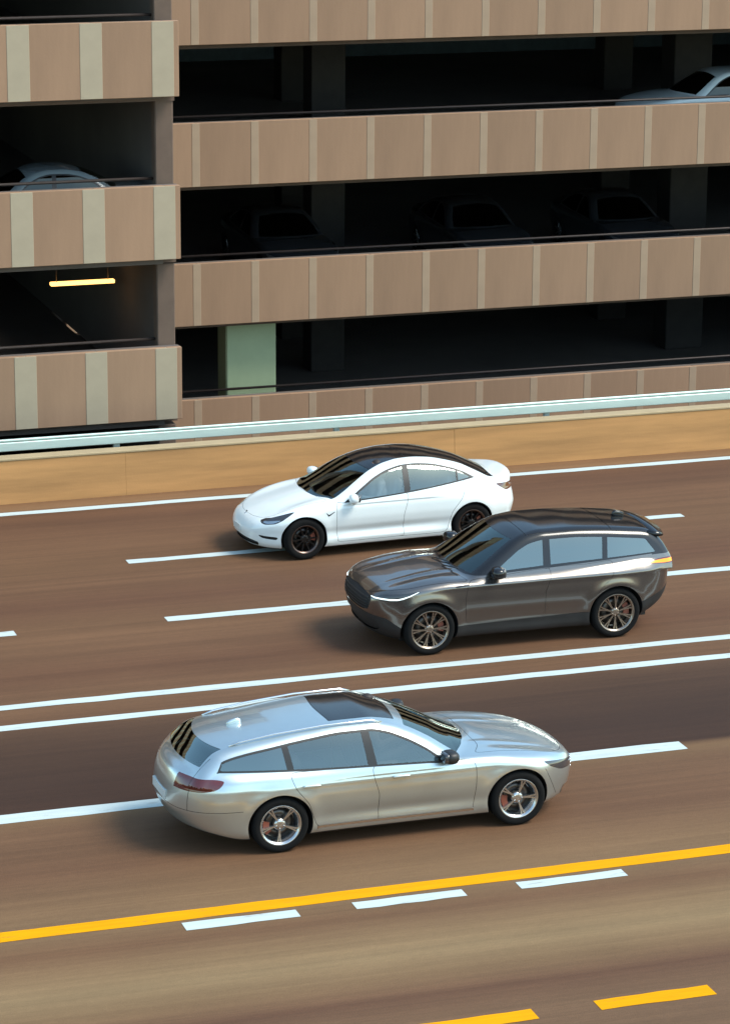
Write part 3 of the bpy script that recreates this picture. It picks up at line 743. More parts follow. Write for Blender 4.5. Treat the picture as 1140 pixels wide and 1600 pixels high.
class HeadBody:
    """one continuous driver figure as a smooth union of capsules"""
    def __init__(s, caps, k): s.caps = caps; s.k = k
    def F(s, P):
        f = None
        for a, b, ra, rb in s.caps:
            a = np.array(a); b = np.array(b); ab = b-a; t = np.clip(((P-a)@ab)/max(ab@ab, 1e-9), 0, 1)
            d = np.linalg.norm(P - a - t[..., None]*ab, axis=-1) - (ra+(rb-ra)*t)
            f = d if f is None else smin(f, d, s.k)
        return f
def driver(name, label, loc, rz, shirt):
    # faces -x, seated; origin on the seat cushion
    body = HeadBody([((.06, 0, .06), (.10, 0, .30), .135, .15), ((.10, -.13, .48), (.10, .13, .48), .075, .075), ((.10, 0, .30), (.10, 0, .46), .15, .12),
        ((.10, -.17, .48), (.02, -.24, .25), .055, .045), ((.02, -.24, .25), (-.24, -.17, .30), .042, .034), ((.10, .17, .48), (.02, .24, .25), .055, .045), ((.02, .24, .25), (-.24, .17, .30), .042, .034),
        ((.02, -.10, .03), (-.40, -.12, .10), .085, .065), ((.02, .10, .03), (-.40, .12, .10), .085, .065), ((-.40, -.12, .10), (-.62, -.12, -.22), .06, .045), ((-.40, .12, .10), (-.62, .12, -.22), .06, .045)], .06)
    P, F = surface_nets(body.F, (-.8, -.42, -.34), (.34, .42, .62), .018)
    root = empty(name, loc, rz); tag(root, label, 'person')
    link('clothing', mesh('clothing', P, F, shirt, True), root)
    head = HeadBody([((.10, 0, .50), (.07, 0, .62), .052, .052), ((.055, 0, .70), (.075, 0, .755), .080, .088), ((.02, 0, .645), (.05, 0, .66), .045, .055), ((-.03, 0, .70), (-.022, 0, .675), .010, .017),
        ((-.245, -.165, .305), (-.30, -.155, .33), .034, .028), ((-.245, .165, .305), (-.30, .155, .33), .034, .028), ((.075, -.083, .70), (.08, -.088, .72), .012, .016), ((.075, .083, .70), (.08, .088, .72), .012, .016)], .022)
    P, F = surface_nets(head.F, (-.40, -.24, .2), (.24, .24, .90), .012)
    link('body', mesh('body', P, F, M['skin'], True), root)
    hairb = HeadBody([((.085, 0, .735), (.085, 0, .765), .094, .090), ((.115, 0, .68), (.10, 0, .74), .062, .075)], .03)
    P, F = surface_nets(hairb.F, (-.10, -.2, .6), (.3, .2, .92), .012)
    Fc = [f for f in F if P[list(f)].mean(0)[0] > .0 or P[list(f)].mean(0)[2] > .775]
    link('hair', mesh('hair', P, Fc, M['hair'], True), root)
    return root

def finish(sh, car, spec):
    """turn the tagged shell into part objects: spec rows are (tags, name, material, inset, per side?)"""
    for tags, name, m, off, sided in spec:
        for sd in ((-1, 1) if sided else (0,)): sh.part(name, tags, m, car, off, sd)
    sh.part('shut_lines', ('seam',), M['seam'], car, -.007)
    sh.part('underbody', ('under',), M['black_plastic'], car)
    arch_liners(sh, car)
    solid = set(sh.TA) - {'seam', 'under', 'glass_f', 'glass_r', 'glass_q', 'screen', 'backlight'}
    sh.part('cabin_lining', solid, M['lining'], car, -.03, extra=lambda C: (C[:, 2] > .55) & (C[:, 0] > .8) & (C[:, 0] < sh.B.L-.15), flip=True)
    MB().box(1.0-sh.B.L/2, sh.B.L/2-.5, -.72, .72, .24, .30).build('cabin_floor', M['lining'], car)

# ------------------------------------------------------------------ white sedan
def common_cuts(sh, belt, up, x_f, x_b, rail, ws_lo, splits, trim=.022, mask_lo=.8, rear_x=None):
    """side glass with its black surround, and the screen / roof / backlight strip; returns nothing, tags faces"""
    B = sh.B
    A = lambda P: (P[:, 0], np.sqrt(P[:, 1]**2+1e-6), P[:, 2])
    def dlo(off):
        def fn(P):
            x, ay, z = A(P)
            return np.maximum.reduce([B.groof(x, ay, z)+up-off, (belt(x)-z)-off, (x_f(z)-x)-off, (x-x_b(z))-off])
        return fn
    lat = lambda C: (B.gside(C[:, 0], np.abs(C[:, 1]), C[:, 2]) > -.06) & (C[:, 2] > mask_lo)
    sh.region(dlo(trim), 'trim', lat); sh.region(dlo(0), 'glass', lat, frm=('trim',))
    def strip(P):
        x, ay, z = A(P); return np.maximum(B.gside(x, ay, z)+rail, ws_lo(P))
    topm = lambda C: (B.groof(C[:, 0], np.abs(C[:, 1]), C[:, 2]) > -.09) & (C[:, 2] > mask_lo)
    sh.region(strip, 'roofglass', topm)
def pillar(sh, pts, name='trim', frm=('glass',)):
    sh.region(poly_fn(pts, SIDE, smooth=False), name, lambda C: np.abs(C[:, 1]) > .3, frm=frm)
def under(sh, dz=.03):
    sh.region(lambda P: P[:, 2]-(sh.B.zb(P[:, 0])+dz), 'under', lambda C: C[:, 2] < .5)
ALLSIDE = lambda C: np.abs(C[:, 1]) > .5

def white_sedan():
    B = Body(**SEDAN_WHITE); sh = Shell(B, .021); sh.arches(); under(sh)
    car = empty('white_sedan', (15.20, 44.925, 0), R(2.48))
    belt = table([(1.2, .895), (1.5, .90), (1.84, .915), (2.5, .958), (3.1, 1.012), (3.69, 1.075), (4.0, 1.11)], smooth=.1)
    zlo = lambda P: B.deckz(P[:, 0], np.abs(P[:, 1])) + .004 - P[:, 2]
    common_cuts(sh, belt, .070, lambda z: 1.45+(z-.9)*.35, lambda z: 3.86+z*0, .105, lambda P: np.where(P[:, 0] < 2.2, zlo(P), np.where(P[:, 0] > 3.4, P[:, 0]-4.17-.1*P[:, 1]**2, -1)), None)
    pillar(sh, [(2.53, .85), (2.64, .85), (2.68, 1.5), (2.59, 1.5)])
    pillar(sh, [(3.46, .85), (3.49, .85), (3.535, 1.5), (3.505, 1.5)])
    pillar(sh, [(1.0, .85), (1.68, .85), (1.70, 1.5), (1.0, 1.5)], 'sail')
    for nm, x0, x1 in (('glass_f', 1.0, 2.60), ('glass_r', 2.60, 3.50), ('glass_q', 3.50, 4.5)):
        for i in np.where((sh.TA == 'glass') & (sh.C[:, 0] >= x0) & (sh.C[:, 0] < x1))[0]: sh.T[i] = nm
    sh._flat()
    nomask = lambda C: C[:, 2] > .8
    bowed = lambda P, x0, k: P[:, 0] - (x0 + k*P[:, 1]**2)
    sh.region(lambda P: bowed(P, 1.98, .25), 'screen', nomask, frm=('roofglass',))
    sh.seamline(lambda P: bowed(P, 2.72, 0), nomask, .006, ('roofglass',)); sh.seamline(lambda P: bowed(P, 1.985, .25), nomask, .005, ('roofglass', 'screen'))
    # bonnet, doors, boot
    sh.region(poly_fn([(.17, -.2), (.17, .0), (.19, .25), (.26, .46), (.40, .60), (.75, .69), (1.05, .735), (1.25, .745), (1.19, .5), (1.12, .2), (1.10, 0), (1.10, -.2)], TOP), 'bonnet', lambda C: (C[:, 2] > .5) & (C[:, 0] < 1.5), seam=.0022)
    dm = lambda C: (np.abs(C[:, 1]) > .6)
    sh.region(poly_fn([(1.385, .87), (1.37, .60), (1.40, .30), (1.47, .245), (2.45, .245), (2.53, .29), (2.525, .60), (2.575, .945), (1.8, .895), (1.5, .875)], SIDE), 'door_f', dm, seam=.003)
    sh.region(poly_fn([(2.50, .95), (2.48, .60), (2.40, .29), (2.44, .245), (3.20, .245), (3.30, .36), (3.36, .58), (3.52, .78), (3.60, .95), (3.58, 1.05), (3.1, .995)], SIDE), 'door_r', dm, seam=.003)
    sh.region(poly_fn([(4.10, -.1), (4.10, .45), (4.18, .62), (4.45, .66), (4.60, .60), (5., .55), (5., -.1)], TOP), 'boot', lambda C: (C[:, 2] > .98) & (C[:, 0] > 4.0), seam=.0022)
    # lamps and intakes
    sh.region(poly_fn([(.74, .618), (.85, .652), (1.00, .672), (1.18, .712), (1.49, .772), (1.31, .655), (1.15, .597), (.92, .574), (.80, .585)], DIAG), 'headlamp', lambda C: (C[:, 0] < .8) & (np.abs(C[:, 1]) > .3), frm=('paint', 'bonnet', 'seam'))
    sh.region(poly_fn([(.84, .60), (.95, .588), (1.12, .605), (1.24, .648), (1.10, .640), (.95, .622), (.86, .618)], DIAG), 'reflector', lambda C: C[:, 0] < .8, frm=('headlamp',))
    sh.region(poly_fn([(-.2, .315), (.15, .312), (.42, .292), (.54, .265), (.50, .208), (.27, .215), (-.2, .222)], FRONT), 'intake', lambda C: C[:, 0] < .45)
    sh.region(poly_fn([(.575, .395), (.66, .388), (.775, .378), (.765, .335), (.62, .352)], FRONT), 'intake', lambda C: C[:, 0] < .6)
    sh.region(poly_fn([(4.17, .935), (4.32, .930), (4.55, .90), (4.85, .88), (4.85, .80), (4.5, .80), (4.36, .815)], SIDE), 'taillamp', lambda C: (C[:, 0] > 4.1) & (np.abs(C[:, 1]) > .28))
    sh.region(lambda P: P[:, 2]-.30, 'valance', lambda C: (C[:, 0] > 4.2), frm=('paint',))
    finish(sh, car, [(('paint',), 'body_shell', M['white_paint'], 0, 0), (('bonnet',), 'bonnet', M['white_paint'], 0, 0), (('boot',), 'boot_lid', M['white_paint'], 0, 0),
        (('door_f',), 'front_door', M['white_paint'], 0, 1), (('door_r',), 'rear_door', M['white_paint'], 0, 1), (('trim', 'sail'), 'window_trim', M['black_trim'], -.001, 1),
        (('glass_f',), 'front_side_window', M['glass_side'], -.004, 1), (('glass_r',), 'rear_side_window', M['glass_side'], -.004, 1), (('glass_q',), 'quarter_window', M['glass_dark'], -.004, 1),
        (('screen',), 'windscreen', M['screen'], -.002, 0), (('roofglass',), 'glass_roof', M['gloss_black'], -.002, 0),
        (('headlamp',), 'headlamp', M['lamp_glass'], .001, 1), (('reflector',), 'lamp_reflector', M['lamp_inner'], .002, 1), (('taillamp',), 'tail_lamp', M['tail_dark'], .001, 1),
        (('intake',), 'air_intake', M['black_trim'], -.02, 0), (('valance',), 'rear_valance', M['black_plastic'], -.004, 0)])
    add_wheels(car, B, wheel_meshes(.335, .235, .235, 10, .016, M['rim_black'], M['rim_lip'], 1), .80, .2)
    mirror(car, B, 1.64, .95, .86, M['white_paint'], .95)
    seats(car, B, 2.15, 3.05, .30, M['seat_pale']); dash(car, B, 1.45, .90, .66)

    for sd in (-1, 1):                                   # dark chevron on each front wing
        pts = [(1.19, .748), (1.235, .708), (1.335, .755), (1.335, .748), (1.24, .688), (1.225, .690)]
        P = B.project(np.array([(x, sd*.93, z) for x, z in pts])); V = [(p[0]-B.L/2, p[1]+sd*.004, z) for p, (x, z) in zip(P, pts)] + [(p[0]-B.L/2, p[1]-sd*.004, z) for p, (x, z) in zip(P, pts)]
        F = [(0, 1, 4, 5), (1, 2, 3, 4)] + [(i, (i+1) % 6, (i+1) % 6+6, i+6) for i in range(6)]
        link('side_repeater', mesh('side_repeater', V, F, M['gloss_black']), car)
    # nose badge and number plate
    q = B.project(np.array([[.16, 0, .60]]))[0]; nrm = B.normals(q[None])[0]; t = Vector(nrm)
    bd = MB().box(-.030, .030, -.004, .004, .030, .042).box(-.007, .007, -.004, .004, -.040, .032)
    o = bd.build('badge', M['chrome'], car, Vector(q)-Vector((B.L/2, 0, 0))+t*.004); o.rotation_euler = (Vector((0, -1, 0)).rotation_difference(t)).to_euler()
    o.rotation_euler = Matrix(((0, -t.x, -t.z), (1, 0, 0), (0, -t.z, t.x))).transposed().to_euler() if False else (math.atan2(-t.z, 1)*.9, 0, -math.pi/2)
    q = B.project(np.array([[.0, 0, .42]]))[0]
    MB().box(-.006, .004, -.155, .155, -.05, .05, .002).build('number_plate', M['plate'], car, Vector(q)-Vector((B.L/2+.004, 0, 0)))
    tag(car, 'white fastback sedan with black glass roof on the far lane line', 'car')
    return car, B
white_car, WB_ = white_sedan()
driver('person', 'person in pale shirt at the wheel of the white sedan', tuple(white_car.matrix_basis @ Vector((2.17-WB_.L/2, -.37, .55))), R(2.48), M['shirt'])

# ------------------------------------------------------------------ bronze grey sport utility
def grey_suv():
    B = Body(**SUV_GREY); sh = Shell(B, .021); sh.arches(); under(sh)
    car = empty('grey_suv', (15.50, 39.645, 0), R(-.24))
    A = lambda P: (P[:, 0], np.sqrt(P[:, 1]**2+1e-6), P[:, 2])
    gbelt = table([(1.2, 1.08), (1.8, 1.105), (2.6, 1.135), (3.4, 1.16), (4.2, 1.185), (4.8, 1.2)], smooth=.1)
    def black(P):
        x, ay, z = A(P); return np.where(x < 1.7, np.maximum(B.deckz(x, ay)+.012-z, gbelt(x)-z), np.where(x > 4.35, 1.175-z, gbelt(x)-z))
    sh.region(black, 'black', lambda C: C[:, 2] > 1.0)
    belt = table([(1.2, 1.12), (1.8, 1.14), (2.9, 1.18), (4.1, 1.205), (4.6, 1.215)], smooth=.1)
    def dlo(P):
        x, ay, z = A(P); return np.maximum.reduce([B.groof(x, ay, z)+.11, belt(x)-z, (1.62+(z-1.1)*.35)-x, x-(4.42-(z-1.2)*.75)])
    sh.region(dlo, 'glass', lambda C: (B.gside(C[:, 0], np.abs(C[:, 1]), C[:, 2]) > -.06) & (C[:, 2] > 1.05), frm=('black',))
    pillar(sh, [(2.60, 1.0), (2.72, 1.0), (2.78, 1.7), (2.68, 1.7)], 'black'); pillar(sh, [(3.52, 1.0), (3.60, 1.0), (3.70, 1.7), (3.62, 1.7)], 'black')
    for nm, x0, x1 in (('glass_f', 1.0, 2.68), ('glass_r', 2.68, 3.6), ('glass_q', 3.6, 4.8)):
        for i in np.where((sh.TA == 'glass') & (sh.C[:, 0] >= x0) & (sh.C[:, 0] < x1))[0]: sh.T[i] = nm
    sh._flat()
    rail = lambda P: B.gside(*A(P)) + .115
    sh.region(lambda P: np.maximum.reduce([rail(P), B.deckz(P[:, 0], np.abs(P[:, 1]))+.035-P[:, 2], P[:, 0]-(2.16+.2*P[:, 1]**2)]), 'screen', lambda C: (C[:, 2] > 1.0) & (C[:, 0] < 2.5) & (B.groof(C[:, 0], np.abs(C[:, 1]), C[:, 2]) > -.09), frm=('black',))
    sh.region(lambda P: np.maximum.reduce([np.abs(P[:, 1])-.62, 2.42-P[:, 0], P[:, 0]-3.75]), 'sunroof', lambda C: C[:, 2] > 1.45, frm=('black',), seam=.005)
    sh.region(lambda P: np.maximum.reduce([np.abs(P[:, 1])-.62+(P[:, 2]-1.2)*.25, 1.23-P[:, 2], P[:, 2]-1.47]), 'backlight', lambda C: C[:, 0] > 4.45, frm=('black',))
    # grille, lamps, bonnet, doors
    sh.region(poly_fn([(-.3, .875), (.3, .872), (.52, .85), (.58, .80), (.52, .66), (.3, .62), (-.3, .62)], FRONT), 'grille', lambda C: C[:, 0] < .4)
    sh.region(poly_fn([(-.3, .50), (.4, .50), (.62, .52), (.66, .40), (.5, .34), (-.3, .33)], FRONT), 'intake', lambda C: C[:, 0] < .5)
    sh.region(poly_fn([(.64, .838), (.80, .872), (.98, .912), (1.38, .940), (1.66, .968), (1.43, .884), (1.26, .838), (.79, .815)], DIAG), 'headlamp', lambda C: (C[:, 0] < .9) & (np.abs(C[:, 1]) > .3))
    sh.region(poly_fn([(4.16, 1.085), (4.30, 1.098), (4.50, 1.118), (4.90, 1.125), (4.90, 1.045), (4.55, 1.035), (4.40, 1.05)], SIDE), 'taillamp', lambda C: (C[:, 0] > 4.1) & (np.abs(C[:, 1]) > .3))
    sh.region(poly_fn([(4.19, 1.085), (4.36, 1.09), (4.56, 1.10), (4.72, 1.095), (4.72, 1.058), (4.54, 1.048), (4.40, 1.06)], SIDE), 'amber', lambda C: (C[:, 0] > 4.1) & (np.abs(C[:, 1]) > .55), frm=('taillamp',))
    sh.region(poly_fn([(.08, -.2), (.08, .3), (.16, .56), (.32, .74), (.6, .855), (1.1, .885), (1.42, .885), (1.42, .80), (1.30, .4), (1.27, -.2)], TOP), 'bonnet', lambda C: (C[:, 2] > .86) & (C[:, 0] < 1.7), seam=.003)
    sh.region(poly_fn([(1.255, .975), (1.5, .995), (1.93, 1.018), (1.92, 1.032), (1.5, 1.015), (1.26, .997)], SIDE), 'vent', ALLSIDE)
    # black cladding along the sills, arches and bumpers
    def clad(P):
        x, ay, z = A(P)
        zz = np.interp(x, [0, .25, .45, 1.3, 3.4, 4.0, 4.15, 4.8], [.60, .56, .42, .395, .435, .46, .52, .70])
        return z - zz
    sh.region(clad, 'clad', lambda C: C[:, 2] < .9, frm=('paint', 'seam'))
    sh.region(poly_fn([(4.50, .70), (4.85, .80), (4.85, .74), (4.53, .645)], SIDE, smooth=False), 'clad2', lambda C: C[:, 0] > 4.3, frm=('clad',))
    sh.region(poly_fn([(4.52, .36), (4.62, .44), (4.76, .62), (4.9, .62), (4.9, .44), (4.70, .34)], SIDE), 'skid', lambda C: (C[:, 0] > 4.3) & (np.abs(C[:, 1]) < .75), frm=('clad', 'under'))
    dm = lambda C: np.abs(C[:, 1]) > .6
    sh.region(poly_fn([(1.48, 1.04), (1.40, .80), (1.42, .50), (1.50, .42), (2.55, .43), (2.63, .50), (2.63, .80), (2.70, 1.12), (1.9, 1.08)], SIDE), 'door_f', dm, seam=.0022, frm=('paint', 'vent'))
    sh.region(poly_fn([(2.60, 1.12), (2.56, .80), (2.52, .50), (2.50, .435), (3.28, .44), (3.36, .56), (3.48, .78), (3.66, .95), (3.68, 1.15), (3.3, 1.14)], SIDE), 'door_r', dm, seam=.0022)
    finish(sh, car, [(('paint',), 'body_shell', M['grey_paint'], 0, 0), (('bonnet',), 'bonnet', M['grey_paint'], 0, 0), (('door_f',), 'front_door', M['grey_paint'], 0, 1), (('door_r',), 'rear_door', M['grey_paint'], 0, 1),
        (('black',), 'roof_and_pillars', M['gloss_black'], 0, 0), (('sunroof',), 'glass_roof', M['gloss_black'], -.002, 0),
        (('glass_f',), 'front_side_window', M['glass_dark'], -.003, 1), (('glass_r',), 'rear_side_window', M['glass_dark'], -.003, 1), (('glass_q',), 'quarter_window', M['glass_dark'], -.003, 1),
        (('screen',), 'windscreen', M['screen'], -.002, 0), (('backlight',), 'rear_window', M['glass_dark'], -.003, 0),
        (('grille',), 'grille', M['black_plastic'], -.012, 0), (('intake',), 'lower_intake', M['black_plastic'], -.02, 0), (('headlamp',), 'headlamp', M['lamp_glass'], .001, 1),
        (('taillamp',), 'tail_lamp', M['tail_red'], .001, 1), (('amber',), 'indicator', M['tail_amber'], .002, 1), (('vent',), 'side_vent_blade', M['gloss_black'], .002, 1), (('clad',), 'sill_cladding', M['black_plastic'], .002, 0), (('clad2',), 'bumper_strip', M['grey_paint'], .004, 0), (('skid',), 'skid_plate', M['chrome'], .004, 0)])
    for sd in (-1, 1):                                   # lit strip along the foot of each headlamp
        path = np.array([(.115, .55, .842), (.15, .63, .834), (.23, .72, .836), (.31, .80, .842), (.40, .866, .852), (.47, .895, .870), (.56, .915, .900), (.69, .932, .955)])
        P = B.project(path*np.array([1, sd, 1])); Nn = B.normals(P); P = P + Nn*.003
        MB().tube([Vector(p)-Vector((B.L/2, 0, 0)) for p in P], [.007, .010, .011, .011, .011, .010, .007, .003], 8).build('daytime_lamp', M['drl'], car)
    # grille bars follow the nose
    for z in (.66, .70, .74, .78, .82):
        ys = np.linspace(-.52, .52, 27); P = B.project(np.stack([np.full(27, .05), ys, np.full(27, z)], 1)); P[:, 2] = z
        MB().tube([Vector(p)-Vector((B.L/2+.002, 0, 0)) for p in P], .008, 6).build('grille_bar', M['black_trim'], car)
    # roof spoiler over the tailgate and aerial fin
    V = []; F = []; n = 25
    for i in range(n):
        y = -.66 + 1.32*i/(n-1); b = .10*(abs(y)/.66)**3
        for dx, dz in ((4.33, .012), (4.50, .010), (4.635-b*.6, -.012), (4.62-b*.6, -.035), (4.46, -.055), (4.36, -.05)):
            V.append((dx-B.L/2, y, 1.532 - .075*y*y - (dx-4.33)*.13 + dz - b*.25))
    for i in range(n-1):
        for k in range(6): F.append((6*i+k, 6*i+(k+1) % 6, 6*i+6+(k+1) % 6, 6*i+6+k))
    F += [tuple(range(5, -1, -1)), tuple(6*(n-1)+k for k in range(6))]
    me = mesh('roof_spoiler', V, [f[::-1] for f in F], M['gloss_black'], True); sp = link('roof_spoiler', me, car)
    MB().box(4.56-B.L/2, 4.59-B.L/2, -.16, .16, 1.478, 1.492, .003).build('brake_light', M['tail_red'], sp)
    MB().sup((4.12-B.L/2, 0, 1.60), (.10, .025, .055), .8, .8, M=Matrix.Rotation(.25, 3, 'Y')).build('aerial_fin', M['gloss_black'], car)
    for y in (-.2, .25): MB().tube([(1.30-B.L/2, y, 1.115), (1.42-B.L/2, y-.42 if y > 0 else y-.35, 1.145)], .009, 6).build('wiper', M['black_trim'], car)
    add_wheels(car, B, wheel_meshes(.378, .26, .285, 10, .030, M['rim_bronze'], M['rim_bronze'], 2), .825, .2)
    mirror(car, B, 1.86, 1.165, .90, M['gloss_black'], 1.12)
    seats(car, B, 2.2, 3.1, .45, M['seat']); dash(car, B, 1.6, 1.08, .70)
    tag(car, 'bronze grey sport utility car with black roof in the middle lane', 'car')
    return car, B
suv, SB_ = grey_suv()

# ------------------------------------------------------------------ silver estate heading the other way
def silver_estate():
    B = Body(**WAGON_SILVER); sh = Shell(B, .021); sh.arches(); under(sh)
    car = empty('silver_estate', (11.06, 32.97, 0), math.pi); car.scale = (1.04, 1.03, 1.02)
    A = lambda P: (P[:, 0], np.sqrt(P[:, 1]**2+1e-6), P[:, 2])
    belt = table([(1.2, .90), (1.8, .92), (2.6, .95), (3.4, .98), (4.2, 1.02), (4.7, 1.05)], smooth=.1)
    common_cuts(sh, belt, .085, lambda z: 1.52+(z-.9)*.35, lambda z: 4.50-(z-1.0)*.55, .115, lambda P: np.maximum(np.where(P[:, 0] < 2.6, B.deckz(P[:, 0], np.abs(P[:, 1]))+.02-P[:, 2], -1), P[:, 0]-(2.14+.25*P[:, 1]**2)), None)
    pillar(sh, [(2.62, .85), (2.73, .85), (2.80, 1.5), (2.71, 1.5)]); pillar(sh, [(3.60, .85), (3.68, .85), (3.78, 1.5), (3.71, 1.5)]); pillar(sh, [(1.0, .85), (1.74, .85), (1.76, 1.5), (1.0, 1.5)], 'sail')
    for nm, x0, x1 in (('glass_f', 1.0, 2.7), ('glass_r', 2.7, 3.68), ('glass_q', 3.68, 4.8)):
        for i in np.where((sh.TA == 'glass') & (sh.C[:, 0] >= x0) & (sh.C[:, 0] < x1))[0]: sh.T[i] = nm
    for i in np.where(sh.TA == 'roofglass')[0]: sh.T[i] = 'screen'
    sh._flat()
    sh.region(lambda P: np.maximum.reduce([np.abs(P[:, 1])-.62+(P[:, 2]-1.1)*.3, 1.06-P[:, 2], P[:, 2]-1.235]), 'backlight', lambda C: (C[:, 0] > 4.3) & (B.groof(C[:, 0], np.abs(C[:, 1]), C[:, 2]) > -.12))
    sh.region(poly_fn([(2.30, -.2), (2.30, .40), (2.36, .46), (3.05, .47), (3.10, .42), (3.10, -.2)], TOP), 'sunroof', lambda C: C[:, 2] > 1.25, seam=.005)
    sh.region(poly_fn([(-.3, .64), (.3, .635), (.44, .60), (.40, .47), (-.3, .45)], FRONT), 'grille', lambda C: C[:, 0] < .4)
    sh.region(poly_fn([(-.3, .34), (.45, .34), (.66, .36), (.66, .26), (.5, .23), (-.3, .22)], FRONT), 'intake', lambda C: C[:, 0] < .5)
    sh.region(poly_fn([(.58, .64), (.85, .685), (1.15, .725), (1.42, .755), (1.30, .675), (1.05, .60), (.65, .57)], DIAG), 'headlamp', lambda C: (C[:, 0] < .8) & (np.abs(C[:, 1]) > .3))
    sh.region(poly_fn([(4.45, .93), (4.62, .955), (5.1, .95), (5.1, .80), (4.70, .80), (4.52, .85)], SIDE), 'taillamp', lambda C: (C[:, 0] > 4.3) & (np.abs(C[:, 1]) > .42))
    sh.region(poly_fn([(.17, -.2), (.17, .3), (.26, .52), (.5, .68), (1.1, .74), (1.38, .74), (1.28, .5), (1.22, -.2)], TOP), 'bonnet', lambda C: (C[:, 2] > .62) & (C[:, 0] < 1.6), seam=.003)
    dm = lambda C: np.abs(C[:, 1]) > .6
    sh.region(poly_fn([(1.47, .88), (1.43, .60), (1.46, .32), (1.53, .26), (2.55, .265), (2.62, .32), (2.62, .60), (2.67, .935), (1.9, .90)], SIDE), 'door_f', dm, seam=.003)
    sh.region(poly_fn([(2.60, .935), (2.56, .60), (2.52, .32), (2.50, .265), (3.30, .27), (3.40, .38), (3.47, .58), (3.62, .78), (3.66, .95), (3.3, .955)], SIDE), 'door_r', dm, seam=.003)
    sh.seamline(lambda P: P[:, 2]-.56, lambda C: (C[:, 0] > 4.25) & (np.abs(C[:, 1]) > .0), .003)
    sh.seamline(lambda P: np.abs(P[:, 1])-(.66-.12*np.maximum(0, P[:, 2]-1.0)), lambda C: (C[:, 0] > 4.55) & (C[:, 2] > .56) & (C[:, 2] < 1.27), .003, ('paint', 'taillamp'))
    sh.seamline(lambda P: P[:, 0]-.52-.5*(P[:, 2]-.6), lambda C: (C[:, 0] < .8) & (np.abs(C[:, 1]) > .6) & (C[:, 2] < .68) & (C[:, 2] > .3), .003)
    sh.region(poly_fn([(1.45, .250), (3.36, .255), (3.36, .285), (1.45, .280)], SIDE, smooth=False), 'sill', ALLSIDE, frm=('paint', 'door_f', 'door_r', 'seam'))
    finish(sh, car, [(('paint',), 'body_shell', M['silver_paint'], 0, 0), (('bonnet',), 'bonnet', M['silver_paint'], 0, 0), (('door_f',), 'front_door', M['silver_paint'], 0, 1), (('door_r',), 'rear_door', M['silver_paint'], 0, 1),
        (('trim', 'sail'), 'window_trim', M['black_trim'], -.001, 1), (('glass_f',), 'front_side_window', M['glass_side'], -.004, 1), (('glass_r',), 'rear_side_window', M['glass_side'], -.004, 1), (('glass_q',), 'quarter_window', M['glass_dark'], -.004, 1),
        (('screen',), 'windscreen', M['screen'], -.002, 0), (('backlight',), 'rear_window', M['glass_dark'], -.003, 0), (('sunroof',), 'sunroof', M['gloss_black'], -.002, 0),
        (('grille',), 'grille', M['black_plastic'], -.012, 0), (('intake',), 'lower_intake', M['black_plastic'], -.02, 0), (('headlamp',), 'headlamp', M['lamp_glass'], .001, 1), (('taillamp',), 'tail_lamp', M['tail_red'], .001, 1), (('sill',), 'sill_strip', M['chrome'], .004, 1)])
    for z in (.49, .53, .57, .61):
        ys = np.linspace(-.40, .40, 21); P = B.project(np.stack([np.full(21, .05), ys, np.full(21, z)], 1)); P[:, 2] = z
        MB().tube([Vector(p)-Vector((B.L/2+.002, 0, 0)) for p in P], .008, 6).build('grille_bar', M['chrome'], car)
    for sd in (-1, 1):
        for x in (2.36, 3.44):
            q = B.project(np.array([[x, sd*.92, .80]]))[0]
            MB().sup((x-B.L/2, q[1]+sd*.022, .80), (.105, .012, .016), .5, .5).build('door_handle', M['silver_paint'], car)
    for y in (-.60, .60): MB().tube([(2.5-B.L/2, y, 1.375), (2.62-B.L/2, y, 1.412), (3.2-B.L/2, y, 1.406), (3.8-B.L/2, y*.99, 1.358), (4.2-B.L/2, y*.97, 1.300), (4.32-B.L/2, y*.96, 1.258)], .012, 8).build('roof_rail', M['chrome'], car)
    MB().sup((4.10-B.L/2, 0, 1.335), (.09, .022, .05), .8, .8, M=Matrix.Rotation(.25, 3, 'Y')).build('aerial_fin', M['silver_paint'], car)
    MB().box(B.L/2-.02, B.L/2+.004, -.26, .26, .575, .685, .003).build('number_plate', M['plate'], car)
    add_wheels(car, B, wheel_meshes(.34, .24, .245, 5, .028, M['rim_silver'], M['rim_silver'], 2), .80, .2)
    mirror(car, B, 1.78, .985, .86, M['black_trim'], 1.05)
    seats(car, B, 2.25, 3.15, .31, M['seat']); dash(car, B, 1.52, .92, .66)
    tag(car, 'silver estate car heading right beside the yellow line', 'car')
    return car, B
estate, EB_ = silver_estate()

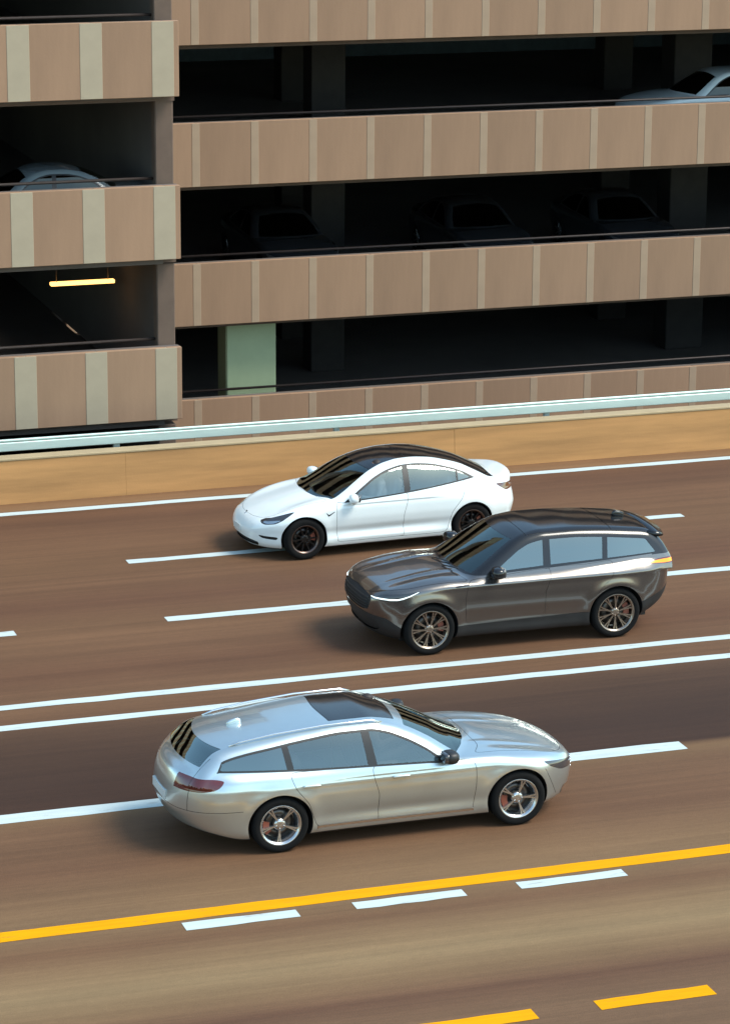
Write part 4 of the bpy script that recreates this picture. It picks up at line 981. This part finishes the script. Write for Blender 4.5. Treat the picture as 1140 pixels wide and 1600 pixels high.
# ------------------------------------------------------------------ cars parked on the garage decks
def parked_sedan():
    B = Body(**SEDAN_PARKED); sh = Shell(B, .034); sh.arches(); under(sh)
    car = empty('parked_car')
    belt = table([(1.2, .91), (1.8, .93), (2.6, .96), (3.4, .99), (4.2, 1.02)], smooth=.1)
    common_cuts(sh, belt, .08, lambda z: 1.55+(z-.9)*.4, lambda z: 3.75-(z-1.0)*.6, .11, lambda P: np.where(P[:, 0] < 2.6, np.maximum(B.deckz(P[:, 0], np.abs(P[:, 1]))+.02-P[:, 2], P[:, 0]-2.15), np.maximum(3.30-P[:, 0], B.deckz(P[:, 0], np.abs(P[:, 1]))+.02-P[:, 2])), None)
    pillar(sh, [(2.60, .85), (2.71, .85), (2.76, 1.5), (2.68, 1.5)])
    sh.region(poly_fn([(.58, .64), (.85, .685), (1.15, .725), (1.42, .755), (1.30, .675), (1.05, .60), (.65, .57)], DIAG), 'headlamp', lambda C: (C[:, 0] < .8) & (np.abs(C[:, 1]) > .3))
    sh.region(poly_fn([(4.25, .90), (4.45, .93), (4.9, .92), (4.9, .78), (4.5, .78)], SIDE), 'taillamp', lambda C: (C[:, 0] > 4.1) & (np.abs(C[:, 1]) > .4))
    for i in np.where(sh.TA == 'roofglass')[0]: sh.T[i] = 'screen' if sh.C[i, 0] < 2.7 else 'backlight'
    sh._flat()
    finish(sh, car, [(('paint',), 'body_shell', M['parked_dark'], 0, 0), (('trim',), 'window_trim', M['black_trim'], -.001, 1), (('glass',), 'side_window', M['glass_parked'], -.004, 1), (('screen',), 'windscreen', M['glass_parked'], -.002, 0), (('backlight',), 'rear_window', M['glass_parked'], -.002, 0),
        (('headlamp',), 'headlamp', M['lamp_inner'], .001, 1), (('taillamp',), 'tail_lamp', M['tail_red'], .001, 1)])
    add_wheels(car, B, wheel_meshes(.33, .22, .235, 7, .024, M['rim_silver'], M['rim_silver'], 1), .78, low=True)
    return car
p0 = parked_sedan()
def repaint(c, m):
    for ch_ in c.children:
        if ch_.name.startswith('body_shell'): ch_.material_slots[0].link = 'OBJECT'; ch_.material_slots[0].material = m
GRP = 'cars parked in the garage'
spots = [((11.5, 53.6, 3.602), 0, 'parked_grey', 'grey parked sedan side on behind the parapet of the projecting garage wing'),
         ((29.75, 63.6, 3.602), 0, 'parked_pale', 'pale parked sedan at the right end of the upper garage deck'),
         ((19.65, 64.95, .602), math.pi/2, 'parked_dark', 'dark parked car nose out on the middle deck, leftmost of three'),
         ((24.3, 64.95, .602), math.pi/2, 'parked_dark', 'dark parked car nose out on the middle deck, between the two others'),
         ((27.9, 64.95, .602), math.pi/2, 'parked_dark', 'dark parked car nose out on the middle deck, rightmost of three')]
for i, (loc, rz, mm, lab) in enumerate(spots):
    c = p0 if i == 4 else copy_tree(p0)
    c.location = loc; c.rotation_euler = (0, 0, rz); tag(c, lab, 'car', GRP); repaint(c, M[mm])
    if i == 0: c.scale = (.9, .95, .97)
driver('person', 'person in dark jacket driving the silver estate', tuple(estate.matrix_basis @ Vector((2.27-EB_.L/2, -.37, .56))), math.pi, M['jacket'])
